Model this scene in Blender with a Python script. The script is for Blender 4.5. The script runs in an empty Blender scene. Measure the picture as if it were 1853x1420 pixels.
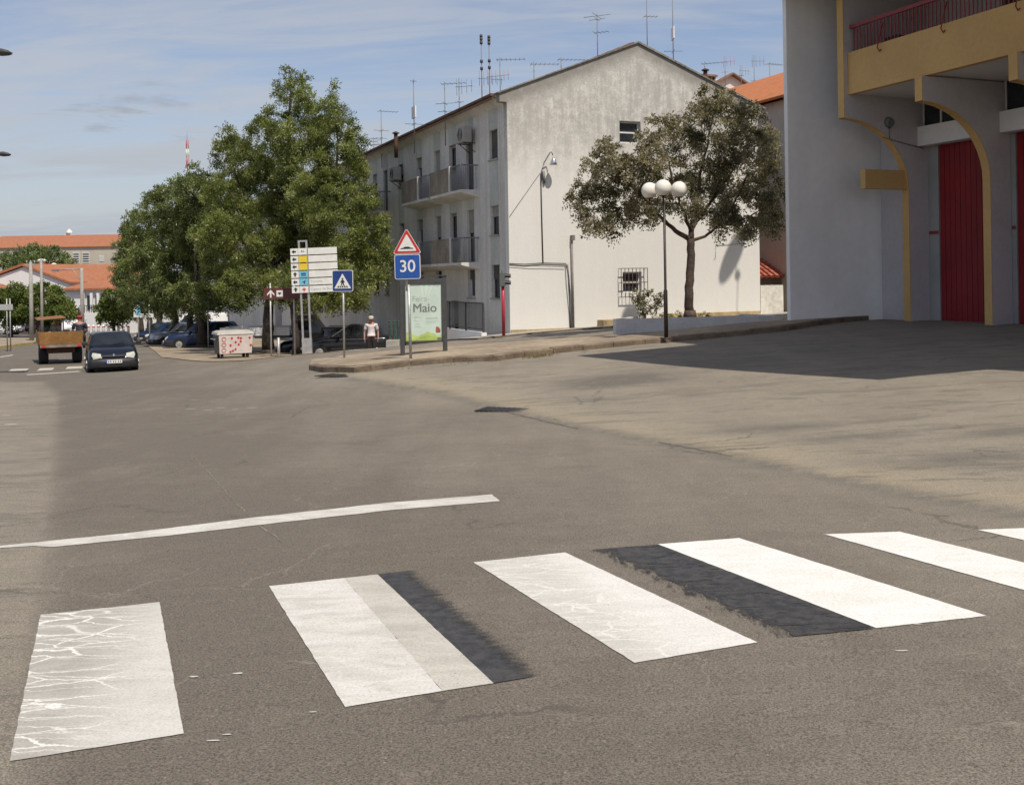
import bpy, bmesh, math, random
import numpy as np
from mathutils import Vector, Matrix
from mathutils.geometry import delaunay_2d_cdt

rnd = random.Random(7)
sc = bpy.context.scene
COL = sc.collection
rad = math.radians

# ------------------------------------------------------------------ camera
F, CX, HY, ROLL = 1850.0, 926.0, 503.0, rad(0.9)
EYE = Vector((0, 0, 1.5))
cam_d = bpy.data.cameras.new('camera')
cam_d.sensor_width = 36.0
cam_d.lens = 36.0 * F / 1853.0
cam_d.shift_y = -(710.0 - HY) / 1853.0
cam_d.clip_end = 6000
cam = bpy.data.objects.new('camera', cam_d)
COL.objects.link(cam)
cam.matrix_world = Matrix.Translation(EYE) @ Matrix.Rotation(rad(90), 4, 'X') @ Matrix.Rotation(-ROLL, 4, 'Z')
sc.camera = cam

# ------------------------------------------------------------------ light
SUN_EL, SUN_AZ = rad(58), math.atan2(0.517, -0.856)      # azimuth from +Y towards +X
S = Vector((math.sin(SUN_AZ) * math.cos(SUN_EL), math.cos(SUN_AZ) * math.cos(SUN_EL), math.sin(SUN_EL)))
sun_d = bpy.data.lights.new('sun', 'SUN')
sun_d.energy = 4.3
sun_d.angle = rad(0.53)
sun_d.color = (1.0, 0.93, 0.82)
sun = bpy.data.objects.new('sun', sun_d)
COL.objects.link(sun)
sun.rotation_euler = S.to_track_quat('Z', 'Y').to_euler()

world = bpy.data.worlds.new('World')
sc.world = world
world.use_nodes = True
wn = world.node_tree
wn.nodes.clear()


def nd(nt, typ, ins=None, **props):
    n = nt.nodes.new(typ)
    for k, v in props.items():
        setattr(n, k, v)
    for k, v in (ins or {}).items():
        s = n.inputs[k]
        if isinstance(v, bpy.types.NodeSocket):
            nt.links.new(v, s)
        else:
            s.default_value = v
    return n


def mth(nt, op, a, b=0.0, clamp=False):
    return nd(nt, 'ShaderNodeMath', {0: a, 1: b}, operation=op, use_clamp=clamp).outputs[0]


def ramp(nt, val, a, b):
    return nd(nt, 'ShaderNodeMapRange', {0: val, 1: a, 2: b, 3: 0.0, 4: 1.0}, interpolation_type='SMOOTHSTEP').outputs[0]


def mixc(nt, f, a, b, bt='MIX'):
    n = nt.nodes.new('ShaderNodeMix')
    n.data_type = 'RGBA'
    n.blend_type = bt
    for idx, v in ((0, f), (6, a), (7, b)):
        if isinstance(v, bpy.types.NodeSocket):
            nt.links.new(v, n.inputs[idx])
        elif idx == 0:
            n.inputs[0].default_value = v
        else:
            n.inputs[idx].default_value = (*v[:3], 1.0)
    return n.outputs[2]


def noise(nt, vec, scale, detail=4.0, rough=0.55, dist=0.0):
    return nd(nt, 'ShaderNodeTexNoise', {'Vector': vec, 'Scale': scale, 'Detail': detail, 'Roughness': rough, 'Distortion': dist}).outputs[0]


sky = nd(wn, 'ShaderNodeTexSky', sky_type='NISHITA')
sky.sun_disc = False
sky.sun_elevation = SUN_EL
sky.sun_rotation = SUN_AZ
sky.altitude = 200
sky.air_density = 1.0
sky.dust_density = 1.6
sky.ozone_density = 1.2
tc = nd(wn, 'ShaderNodeTexCoord').outputs['Generated']
sep = nd(wn, 'ShaderNodeSeparateXYZ', {0: tc})
zc = mth(wn, 'ADD', mth(wn, 'MAXIMUM', sep.outputs[2], 0.0), 0.10)
cx = mth(wn, 'DIVIDE', sep.outputs[0], zc)
cy = mth(wn, 'DIVIDE', sep.outputs[1], zc)
cvec = nd(wn, 'ShaderNodeCombineXYZ', {0: mth(wn, 'ADD', mth(wn, 'MULTIPLY', cx, 0.42), mth(wn, 'MULTIPLY', cy, 0.16)), 1: mth(wn, 'MULTIPLY', cy, 1.25), 2: 0.0}).outputs[0]
n1 = noise(wn, cvec, 0.85, 7.0, 0.58, 0.6)
n2 = noise(wn, cvec, 3.2, 6.0, 0.6, 0.8)
veil = ramp(wn, mth(wn, 'ADD', mth(wn, 'MULTIPLY', n1, 0.7), mth(wn, 'MULTIPLY', n2, 0.3)), 0.41, 0.60)
low = ramp(wn, sep.outputs[2], 0.26, 0.02)
cl = mth(wn, 'MULTIPLY', mth(wn, 'ADD', mth(wn, 'MULTIPLY', veil, 0.66), mth(wn, 'MULTIPLY', low, 0.55)), 1.0, True)
skyc = mixc(wn, 1.0, sky.outputs[0], (1.06, .97, .97), 'MULTIPLY')
cloudc = mixc(wn, low, (4.15, 4.3, 4.6), (3.6, 3.9, 4.35))
c1 = mixc(wn, cl, skyc, cloudc)
# small grey cumulus shreds in a low band
cv2 = nd(wn, 'ShaderNodeCombineXYZ', {0: mth(wn, 'MULTIPLY', cx, 0.9), 1: mth(wn, 'MULTIPLY', cy, 1.0), 2: 3.7}).outputs[0]
n3 = noise(wn, cv2, 1.9, 5.0, 0.6, 0.3)
band = mth(wn, 'MULTIPLY', ramp(wn, sep.outputs[2], 0.115, 0.14), ramp(wn, sep.outputs[2], 0.20, 0.175))
puff = mth(wn, 'MULTIPLY', mth(wn, 'MULTIPLY', ramp(wn, n3, 0.56, 0.68), band), 0.75)
c2 = mixc(wn, puff, c1, (2.9, 3.1, 3.5))
bg = nd(wn, 'ShaderNodeBackground', {'Color': c2, 'Strength': 0.128})
wo = nd(wn, 'ShaderNodeOutputWorld', {'Surface': bg.outputs[0]})

sc.view_settings.view_transform = 'Standard'
sc.view_settings.look = 'None'
sc.view_settings.exposure = 0.0
sc.view_settings.gamma = 1.0
sc.view_settings.use_curve_mapping = False
sc.cycles.max_bounces = 6
sc.cycles.transparent_max_bounces = 8

# ------------------------------------------------------------------ geometry of the place
def ray(u, v):
    a, b = u - CX, v - HY
    c, s = math.cos(ROLL), math.sin(ROLL)
    return Vector(((a * c - b * s) / F, 1.0, -(b * c + a * s) / F))


def at(u, v, d):
    return EYE + ray(u, v) * d


ANG = rad(22.8)
E1 = Vector((math.cos(ANG), math.sin(ANG), 0))
E2 = Vector((-math.sin(ANG), math.cos(ANG), 0))

# terrain: known ground points (x, y, z), smoothly interpolated
GP = []
for yy in (-8, -2, 2, 5, 8, 11, 14):
    for xx in (-14, -9, -5, -2, 1, 3):
        GP.append((xx, yy, 0.0143 * xx - 0.042 * yy))
GP += [(2.5, 9.7, -.37), (5, 6, -.16), (8, 8, -.2), (12, 3, .0), (.72, 14.8, -.61), (1.8, 24.7, -.45), (6.24, 17.3, -.3), (9.3, 18.6, -.26),
       (4, 13, -.38), (11.9, 31, 0.0), (13.1, 28.2, 0.0), (14.3, 25.4, 0.0), (15.4, 22.7, 0.02), (17, 19, 0.03), (10, 25, -.1),
       (8.3, 30.6, .0), (11.6, 32.2, .03), (3.1, 30.8, -.35), (8.7, 33.2, -.08), (6.5, 26.7, -.2), (5.6, 28.4, -.24),
       (-.34, 24.3, -.5), (-2.57, 25.5, -.58), (-5.5, 28, -.92), (-.1, 37, -.56), (10, 41.2, -.19), (-9, 26.5, -1.15), (-14.3, 36.5, -1.58),
       (-5, 20, -.86), (-1.5, 20, -.78), (-10, 20, -.95), (-17.2, 37.2, -1.55), (-18, 28, -1.2), (-14, 20, -1.0), (-18, 40, -1.52), (-27, 60, -2.05), (-34, 72, -2.3), (-52, 110, -3.6),
       (-11, 44, -1.62), (-12.5, 46, -1.75), (-17, 55, -2.0), (-20, 62, -2.25), (-26, 75, -2.7), (-30, 85, -3.1), (-9.2, 36, -1.24), (-7.7, 37.5, -1.17), (-4.4, 39, -1.1),
       (-7, 43, -1.72), (-6.3, 46, -1.8), (-7.7, 55.4, -1.95), (-3, 43, -1.3), (-15.5, 74, -2.7), (20, 45, .2), (14, 45, -.1), (30, 60, .3), (25, 20, .1), (30, 5, .2),
       (-60, 130, -4.3), (-40, 130, -4.3), (0, 130, -4.0), (-80, 200, -5), (0, 220, -5), (-160, 220, -5), (80, 150, -2), (-40, 40, -1.6), (-40, 15, -.9), (-90, 60, -2.2), (0, -40, 1.5), (-50, -20, 0), (50, -20, .5), (60, 40, .4)]
GPa = np.array(GP)


def _phi(r2):
    return np.sqrt(r2 + 6.0)


_n = len(GPa)
_d2 = ((GPa[:, None, :2] - GPa[None, :, :2]) ** 2).sum(-1)
_A = np.zeros((_n + 3, _n + 3))
_A[:_n, :_n] = _phi(_d2) + np.eye(_n) * -0.4
_A[:_n, _n:] = np.c_[np.ones(_n), GPa[:, :2]]
_A[_n:, :_n] = _A[:_n, _n:].T
_w = np.linalg.solve(_A, np.r_[GPa[:, 2], 0, 0, 0])


def H(x, y):
    x = np.asarray(x, float)
    y = np.asarray(y, float)
    xc = np.clip(x, -220, 140)
    yc = np.clip(y, -60, 260)
    out = _w[_n] + _w[_n + 1] * xc + _w[_n + 2] * yc
    for i in range(_n):
        out = out + _w[i] * np.sqrt((xc - GPa[i, 0]) ** 2 + (yc - GPa[i, 1]) ** 2 + 6.0)
    return out


def h1(x, y):
    return float(H(x, y))


def og(u, v):
    """where the line of sight through a photograph point meets the ground"""
    r = ray(u, v)
    t0, t = 1.0, 1.0
    while t < 400:
        t = t0 * 1.03
        if EYE.z + r.z * t < h1(r.x * t, r.y * t):
            break
        t0 = t
    for _ in range(30):
        m = (t0 + t) / 2
        if EYE.z + r.z * m < h1(r.x * m, r.y * m):
            t = m
        else:
            t0 = m
    return Vector((r.x * t, r.y * t, h1(r.x * t, r.y * t)))


def gz(p, dz=0.0):
    return Vector((p[0], p[1], h1(p[0], p[1]) + dz))


def foot(u, v, d):
    """a standing point in the direction (u, v) at depth d, on the ground"""
    p = at(u, v, d)
    return gz(p)


# ------------------------------------------------------------------ mesh helpers
class MB:
    def __init__(s):
        s.v, s.f, s.m, s.sm = [], [], [], []

    def face(s, pts, mi=0, sm=False):
        b = len(s.v)
        s.v += [tuple(p) for p in pts]
        s.f.append(tuple(range(b, b + len(pts))))
        s.m.append(mi)
        s.sm.append(sm)
        return s

    def box(s, x0, x1, y0, y1, z0, z1, mi=0):
        c = Vector(((x0 + x1) / 2, (y0 + y1) / 2, (z0 + z1) / 2))
        return s.obox(c, Vector((abs(x1 - x0) / 2, 0, 0)), Vector((0, abs(y1 - y0) / 2, 0)), Vector((0, 0, abs(z1 - z0) / 2)), mi)

    def obox(s, c, a, b, d, mi=0):
        c = Vector(c)
        bb = len(s.v)
        for sx, sy, sz in ((-1, -1, -1), (1, -1, -1), (1, 1, -1), (-1, 1, -1), (-1, -1, 1), (1, -1, 1), (1, 1, 1), (-1, 1, 1)):
            s.v.append(tuple(c + a * sx + b * sy + d * sz))
        for q in ((0, 3, 2, 1), (4, 5, 6, 7), (0, 1, 5, 4), (1, 2, 6, 5), (2, 3, 7, 6), (3, 0, 4, 7)):
            s.f.append(tuple(bb + i for i in q))
            s.m.append(mi)
            s.sm.append(False)
        return s

    def beam(s, p0, p1, w, h, mi=0, up=Vector((0, 0, 1))):
        p0, p1 = Vector(p0), Vector(p1)
        d = p1 - p0
        a = d.normalized()
        if abs(a.dot(up)) > .98:
            up = Vector((0, 1, 0))
        b = a.cross(up).normalized()
        c = b.cross(a).normalized()
        return s.obox((p0 + p1) / 2, d / 2, b * (w / 2), c * (h / 2), mi)

    def loft(s, rings, mi=0, sm=True, caps=True, closed=True):
        b = len(s.v)
        n = len(rings[0])
        for r in rings:
            s.v += [tuple(p) for p in r]
        for i in range(len(rings) - 1):
            for j in range(n if closed else n - 1):
                k = (j + 1) % n
                s.f.append((b + i * n + j, b + i * n + k, b + (i + 1) * n + k, b + (i + 1) * n + j))
                s.m.append(mi)
                s.sm.append(sm)
        if caps:
            s.f.append(tuple(b + j for j in reversed(range(n))))
            s.f.append(tuple(b + (len(rings) - 1) * n + j for j in range(n)))
            s.m += [mi, mi]
            s.sm += [False, False]
        return s

    def tube(s, pts, rs, n=8, mi=0, sm=True):
        pts = [Vector(p) for p in pts]
        if not isinstance(rs, (list, tuple)):
            rs = [rs] * len(pts)
        rings = []
        for i, p in enumerate(pts):
            d = (pts[min(i + 1, len(pts) - 1)] - pts[max(i - 1, 0)]).normalized()
            ref = Vector((0, 0, 1)) if abs(d.z) < .9 else Vector((1, 0, 0))
            a = d.cross(ref).normalized()
            b = a.cross(d).normalized()
            rings.append([p + (a * math.cos(2 * math.pi * k / n) + b * math.sin(2 * math.pi * k / n)) * rs[i] for k in range(n)])
        return s.loft(rings, mi, sm)

    def lathe(s, c, prof, n=20, mi=0, sm=True):
        c = Vector(c)
        return s.loft([[c + Vector((r * math.cos(2 * math.pi * k / n), r * math.sin(2 * math.pi * k / n), z)) for k in range(n)] for r, z in prof], mi, sm)

    def sphere(s, c, r, n=20, m=12, mi=0, squash=1.0):
        return s.lathe(c, [(max(r * math.sin(math.pi * i / m), 1e-4), -r * squash * math.cos(math.pi * i / m)) for i in range(m + 1)], n, mi)

    def prism(s, poly, vec, mi=0):
        vec = Vector(vec)
        a = [Vector(p) for p in poly]
        bb = len(s.v)
        n = len(a)
        s.v += [tuple(p) for p in a] + [tuple(p + vec) for p in a]
        s.f.append(tuple(bb + i for i in reversed(range(n))))
        s.f.append(tuple(bb + n + i for i in range(n)))
        for i in range(n):
            j = (i + 1) % n
            s.f.append((bb + i, bb + j, bb + n + j, bb + n + i))
        s.m += [mi] * (n + 2)
        s.sm += [False] * (n + 2)
        return s

    def mesh(s, name, mats):
        me = bpy.data.meshes.new(name)
        me.from_pydata(s.v, [], s.f)
        for m in (mats if isinstance(mats, (list, tuple)) else [mats]):
            me.materials.append(m)
        me.polygons.foreach_set('material_index', s.m)
        me.polygons.foreach_set('use_smooth', s.sm)
        bm = bmesh.new()
        bm.from_mesh(me)
        bmesh.ops.recalc_face_normals(bm, faces=bm.faces)
        bm.to_mesh(me)
        bm.free()
        return me

    def build(s, name, mats, parent=None, bevel=0.0, label=None):
        o = bpy.data.objects.new(name, s.mesh(name, mats))
        COL.objects.link(o)
        if parent is not None:
            o.parent = parent
        if label:
            o['label'] = label
        if bevel:
            b = o.modifiers.new('bevel', 'BEVEL')
            b.width = bevel
            b.segments = 2
            b.limit_method = 'ANGLE'
        return o


def thing(name, label, cat, loc=(0, 0, 0), rz=0.0, group=None, lean=(0, 0)):
    o = bpy.data.objects.new(name, None)
    COL.objects.link(o)
    o.empty_display_size = .1
    o.location = loc
    o.rotation_euler = (lean[0], lean[1], rz)
    o['label'] = label
    o['category'] = cat
    if group:
        o['group'] = group
    return o


def tag(o, label, cat, group=None):
    o['label'] = label
    o['category'] = cat
    if group:
        o['group'] = group
    return o


def share(o, parent, name=None, loc=None, rot=None):
    c = o.copy()
    if name:
        c.name = name
    COL.objects.link(c)
    c.parent = parent
    if loc is not None:
        c.location = loc
    if rot is not None:
        c.rotation_euler = rot
    return c


def dup(root, loc, rz, label, group=None):
    r = root.copy()
    COL.objects.link(r)
    r.location = loc
    r.rotation_euler = (0, 0, rz)
    r['label'] = label
    if group:
        r['group'] = group
    for ch in list(root.children):
        c = ch.copy()
        COL.objects.link(c)
        c.parent = r
        for g in ch.children:
            d = g.copy()
            COL.objects.link(d)
            d.parent = c
    return r


def text(body, size, mat, parent, loc, rot, name='lettering', depth=0.002, offset=0.0, align='CENTER'):
    cu = bpy.data.curves.new(name, 'FONT')
    cu.body = body
    cu.size = size
    cu.extrude = depth
    cu.offset = offset
    cu.align_x = align
    cu.align_y = 'CENTER'
    tmp = bpy.data.objects.new('tmp', cu)
    COL.objects.link(tmp)
    dg = bpy.context.evaluated_depsgraph_get()
    me = bpy.data.meshes.new_from_object(tmp.evaluated_get(dg))
    bpy.data.objects.remove(tmp)
    me.materials.clear()
    me.materials.append(mat)
    o = bpy.data.objects.new(name, me)
    COL.objects.link(o)
    o.parent = parent
    o.location = loc
    o.rotation_euler = rot
    return o


# ------------------------------------------------------------------ materials
MATS = {}


def pm(name, col, rough=.75, n1=None, n2=None, bump=None, metal=0.0, spec=.4, tint=None, streak=None):
    """procedural paint/stone/metal: base colour broken up by two noises, fine relief, optional vertical streaks"""
    if name in MATS:
        return MATS[name]
    m = bpy.data.materials.new(name)
    m.use_nodes = True
    nt = m.node_tree
    bs = nt.nodes['Principled BSDF']
    co = nd(nt, 'ShaderNodeTexCoord').outputs['Object']
    c = None
    cur = (*col, 1.0)
    for nn in (n1, n2):
        if nn:
            f = ramp(nt, noise(nt, co, nn[0], 5.0, .6), .32, .68)
            lo = tuple(x * (1 - nn[1]) for x in col) if c is None else (1 - nn[1],) * 3
            hi = tuple(min(x * (1 + nn[1]), 1) for x in col) if c is None else (1 + nn[1] * .5,) * 3
            k = mixc(nt, f, lo, hi)
            c = k if c is None else mixc(nt, 1.0, c, k, 'MULTIPLY')
    if streak:
        mp = nd(nt, 'ShaderNodeMapping', {'Vector': co, 'Scale': (streak[0], streak[0], streak[0] * .06)}).outputs[0]
        f = mth(nt, 'MULTIPLY', ramp(nt, noise(nt, mp, 1.0, 4.0, .6), .45, .75), streak[1])
        c = mixc(nt, f, c if c is not None else cur, streak[2])
    if c is None:
        bs.inputs['Base Color'].default_value = cur
    else:
        nt.links.new(c, bs.inputs['Base Color'])
    bs.inputs['Roughness'].default_value = rough
    bs.inputs['Metallic'].default_value = metal
    bs.inputs['Specular IOR Level'].default_value = spec
    if bump:
        b = nd(nt, 'ShaderNodeBump', {'Height': noise(nt, co, bump[0], 4.0, .6), 'Strength': bump[1], 'Distance': bump[2]})
        nt.links.new(b.outputs[0], bs.inputs['Normal'])
    MATS[name] = m
    return m


def road_mat():
    m = bpy.data.materials.new('worn_asphalt')
    m.use_nodes = True
    nt = m.node_tree
    bs = nt.nodes['Principled BSDF']
    pos = nd(nt, 'ShaderNodeNewGeometry').outputs['Position']
    dust = nd(nt, 'ShaderNodeAttribute', attribute_name='dust').outputs['Fac']
    tar = nd(nt, 'ShaderNodeAttribute', attribute_name='tar').outputs['Fac']
    big = noise(nt, pos, .35, 5.0, .6)
    med = noise(nt, pos, 1.7, 6.0, .65, .4)
    st = nd(nt, 'ShaderNodeMapping', {'Vector': pos, 'Rotation': (0, 0, -ANG), 'Scale': (1.2, .16, 1)}).outputs[0]
    lane = noise(nt, st, 1.0, 5.0, .6)
    fine = noise(nt, pos, 105.0, 4.0, .8)
    grit = noise(nt, pos, 230.0, 2.0, .6)
    st2 = nd(nt, 'ShaderNodeMapping', {'Vector': pos, 'Rotation': (0, 0, -.25), 'Scale': (.55, 2.4, 1)}).outputs[0]
    scr = mth(nt, 'ADD', mth(nt, 'MULTIPLY', noise(nt, st2, 1.0, 7.0, .68, .5), .6), mth(nt, 'MULTIPLY', noise(nt, st2, 4.3, 6.0, .7, .4), .4))
    d = mth(nt, 'ADD', dust, mth(nt, 'MULTIPLY', mth(nt, 'SUBTRACT', med, .5), .55))
    d = mth(nt, 'ADD', d, mth(nt, 'MULTIPLY', mth(nt, 'SUBTRACT', big, .5), .9))
    d = mth(nt, 'ADD', d, mth(nt, 'MULTIPLY', mth(nt, 'SUBTRACT', lane, .5), .8), True)
    st3_ = nd(nt, 'ShaderNodeMapping', {'Vector': pos, 'Rotation': (0, 0, -.2), 'Scale': (2.2, 7.0, 1)}).outputs[0]
    hf = noise(nt, st3_, 1.0, 6.0, .7, .5)
    d = mth(nt, 'ADD', d, mth(nt, 'MULTIPLY', mth(nt, 'SUBTRACT', hf, .5), .55), True)
    base = mixc(nt, d, (.196, .169, .137), (.355, .312, .245))
    # ochre sand caught in the gutters
    sand = mth(nt, 'MULTIPLY', ramp(nt, dust, .80, 1.15), ramp(nt, scr, .40, .55))
    base = mixc(nt, sand, base, (.43, .36, .245))
    # dark worn patches in the dusty part
    dark = mth(nt, 'MULTIPLY', mth(nt, 'MULTIPLY', ramp(nt, scr, .505, .57), ramp(nt, dust, .40, .70)), .7)
    base = mixc(nt, dark, base, (.21, .19, .155))
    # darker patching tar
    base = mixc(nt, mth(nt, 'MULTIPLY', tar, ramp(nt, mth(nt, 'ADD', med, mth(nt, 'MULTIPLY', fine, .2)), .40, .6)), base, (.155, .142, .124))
    g = mth(nt, 'ADD', mth(nt, 'MULTIPLY', ramp(nt, fine, .28, .72), .95), mth(nt, 'MULTIPLY', grit, .50))
    base = mixc(nt, 1.0, base, nd(nt, 'ShaderNodeCombineColor', {0: g, 1: g, 2: g}).outputs[0], 'MULTIPLY')
    # dusty hairline cracks
    wob = nd(nt, 'ShaderNodeTexNoise', {'Vector': pos, 'Scale': 3.0, 'Detail': 5.0, 'Roughness': .65})
    wv2 = nd(nt, 'ShaderNodeVectorMath', {0: wob.outputs[1], 'Scale': .35}, operation='SCALE').outputs[0]
    wv2 = nd(nt, 'ShaderNodeVectorMath', {0: pos, 1: wv2}, operation='ADD').outputs[0]
    vc = nd(nt, 'ShaderNodeTexVoronoi', {'Vector': wv2, 'Scale': .95}, feature='DISTANCE_TO_EDGE').outputs['Distance']
    ck = mth(nt, 'MULTIPLY', ramp(nt, vc, .009, .002), ramp(nt, noise(nt, pos, .6, 3.0, .6), .48, .58))
    base = mixc(nt, mth(nt, 'MULTIPLY', ck, .28), base, (.36, .315, .25))
    vd = nd(nt, 'ShaderNodeTexVoronoi', {'Vector': wv2, 'Scale': .42}, feature='DISTANCE_TO_EDGE').outputs['Distance']
    ck2 = mth(nt, 'MULTIPLY', ramp(nt, vd, .010, .003), ramp(nt, noise(nt, pos, .45, 3.0, .6), .52, .60))
    base = mixc(nt, mth(nt, 'MULTIPLY', ck2, .6), base, (.085, .075, .064))
    # pale chippings and dark pits
    vor = nd(nt, 'ShaderNodeTexVoronoi', {'Vector': pos, 'Scale': 26.0}, feature='F1')
    spot = mth(nt, 'MULTIPLY', ramp(nt, vor.outputs['Distance'], .16, .06), ramp(nt, nd(nt, 'ShaderNodeSeparateColor', {0: vor.outputs['Color']}).outputs[0], .84, .9))
    base = mixc(nt, mth(nt, 'MULTIPLY', spot, .55), base, (.42, .38, .31))
    nt.links.new(base, bs.inputs['Base Color'])
    bs.inputs['Roughness'].default_value = .88
    bs.inputs['Specular IOR Level'].default_value = .25
    hgt = mth(nt, 'ADD', mth(nt, 'MULTIPLY', fine, .8), mth(nt, 'MULTIPLY', med, 1.4))
    b = nd(nt, 'ShaderNodeBump', {'Height': hgt, 'Strength': .55, 'Distance': .008})
    nt.links.new(b.outputs[0], bs.inputs['Normal'])
    return m


def paint_mat(name, hi, lo, cracks=0.0, wear=.5, side=None):
    """thermoplastic road paint over rough asphalt"""
    m = bpy.data.materials.new(name)
    m.use_nodes = True
    nt = m.node_tree
    bs = nt.nodes['Principled BSDF']
    pos = nd(nt, 'ShaderNodeNewGeometry').outputs['Position']
    uv = nd(nt, 'ShaderNodeAttribute', attribute_name='side').outputs['Fac']
    med = noise(nt, pos, 3.0, 6.0, .65, .3)
    fine = noise(nt, pos, 85.0, 3.0, .7)
    mp = nd(nt, 'ShaderNodeMapping', {'Vector': pos, 'Rotation': (0, 0, -.15), 'Scale': (1.0, 2.6, 1)}).outputs[0]
    sc_ = noise(nt, mp, 3.2, 6.0, .65, .6)
    f = mth(nt, 'MULTIPLY', ramp(nt, mth(nt, 'ADD', mth(nt, 'MULTIPLY', sc_, .7), mth(nt, 'MULTIPLY', med, .3)), .36, .62), 1.0)
    if side is not None:
        f = mth(nt, 'ADD', mth(nt, 'MULTIPLY', f, .35), mth(nt, 'MULTIPLY', ramp(nt, uv, side[0], side[1]), .75), True)
    c = mixc(nt, f, lo, hi)
    if cracks > 0:
        wob = nd(nt, 'ShaderNodeTexNoise', {'Vector': pos, 'Scale': 4.5, 'Detail': 5.0, 'Roughness': .6})
        w = nd(nt, 'ShaderNodeVectorMath', {0: wob.outputs[1], 1: (.5, .5, .5)}, operation='SUBTRACT').outputs[0]
        w = nd(nt, 'ShaderNodeVectorMath', {0: w, 'Scale': .13}, operation='SCALE').outputs[0]
        w = nd(nt, 'ShaderNodeVectorMath', {0: pos, 1: w}, operation='ADD').outputs[0]
        mp2 = nd(nt, 'ShaderNodeMapping', {'Vector': w, 'Rotation': (0, 0, -.2), 'Scale': (.75, 2.1, 1)}).outputs[0]
        vo = nd(nt, 'ShaderNodeTexVoronoi', {'Vector': mp2, 'Scale': 3.3}, feature='DISTANCE_TO_EDGE').outputs['Distance']
        k = mth(nt, 'MULTIPLY', mth(nt, 'MULTIPLY', ramp(nt, vo, .032, .012), ramp(nt, uv, .85, .45)), cracks)
        mp4 = nd(nt, 'ShaderNodeMapping', {'Vector': w, 'Rotation': (0, 0, -.12), 'Scale': (.35, 3.0, 1)}).outputs[0]
        vo2 = nd(nt, 'ShaderNodeTexVoronoi', {'Vector': mp4, 'Scale': 3.0}, feature='DISTANCE_TO_EDGE').outputs['Distance']
        k2 = mth(nt, 'MULTIPLY', mth(nt, 'MULTIPLY', ramp(nt, vo2, .030, .008), ramp(nt, uv, .8, .3)), cracks * .75)
        c = mixc(nt, mth(nt, 'MAXIMUM', k, k2), c, (.80, .78, .72))
    gr = mth(nt, 'ADD', mth(nt, 'MULTIPLY', ramp(nt, fine, .30, .62), .22), .80)
    c = mixc(nt, 1.0, c, nd(nt, 'ShaderNodeCombineColor', {0: gr, 1: gr, 2: gr}).outputs[0], 'MULTIPLY')
    soil_ = mth(nt, 'MULTIPLY', ramp(nt, noise(nt, mp, 1.3, 6.0, .7, .4), .50, .68), .22 * min(wear * 2.4, 1))
    c = mixc(nt, soil_, c, (.36, .33, .28))
    nt.links.new(c, bs.inputs['Base Color'])
    # where the film is worn off the asphalt stones it simply is not there
    thin = mth(nt, 'ADD', mth(nt, 'MULTIPLY', noise(nt, pos, 5.0, 5.0, .7), .30), mth(nt, 'MULTIPLY', fine, .85))
    hole = mth(nt, 'MULTIPLY', ramp(nt, thin, .34 + wear * .17, .31 + wear * .15), .85)
    tb = nd(nt, 'ShaderNodeBsdfTransparent')
    mx = nd(nt, 'ShaderNodeMixShader', {0: hole, 1: bs.outputs[0], 2: tb.outputs[0]})
    nt.links.new(mx.outputs[0], nt.nodes['Material Output'].inputs[0])
    bs.inputs['Roughness'].default_value = .6
    bs.inputs['Specular IOR Level'].default_value = .35
    b = nd(nt, 'ShaderNodeBump', {'Height': fine, 'Strength': .3, 'Distance': .005})
    nt.links.new(b.outputs[0], bs.inputs['Normal'])
    return m


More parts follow.
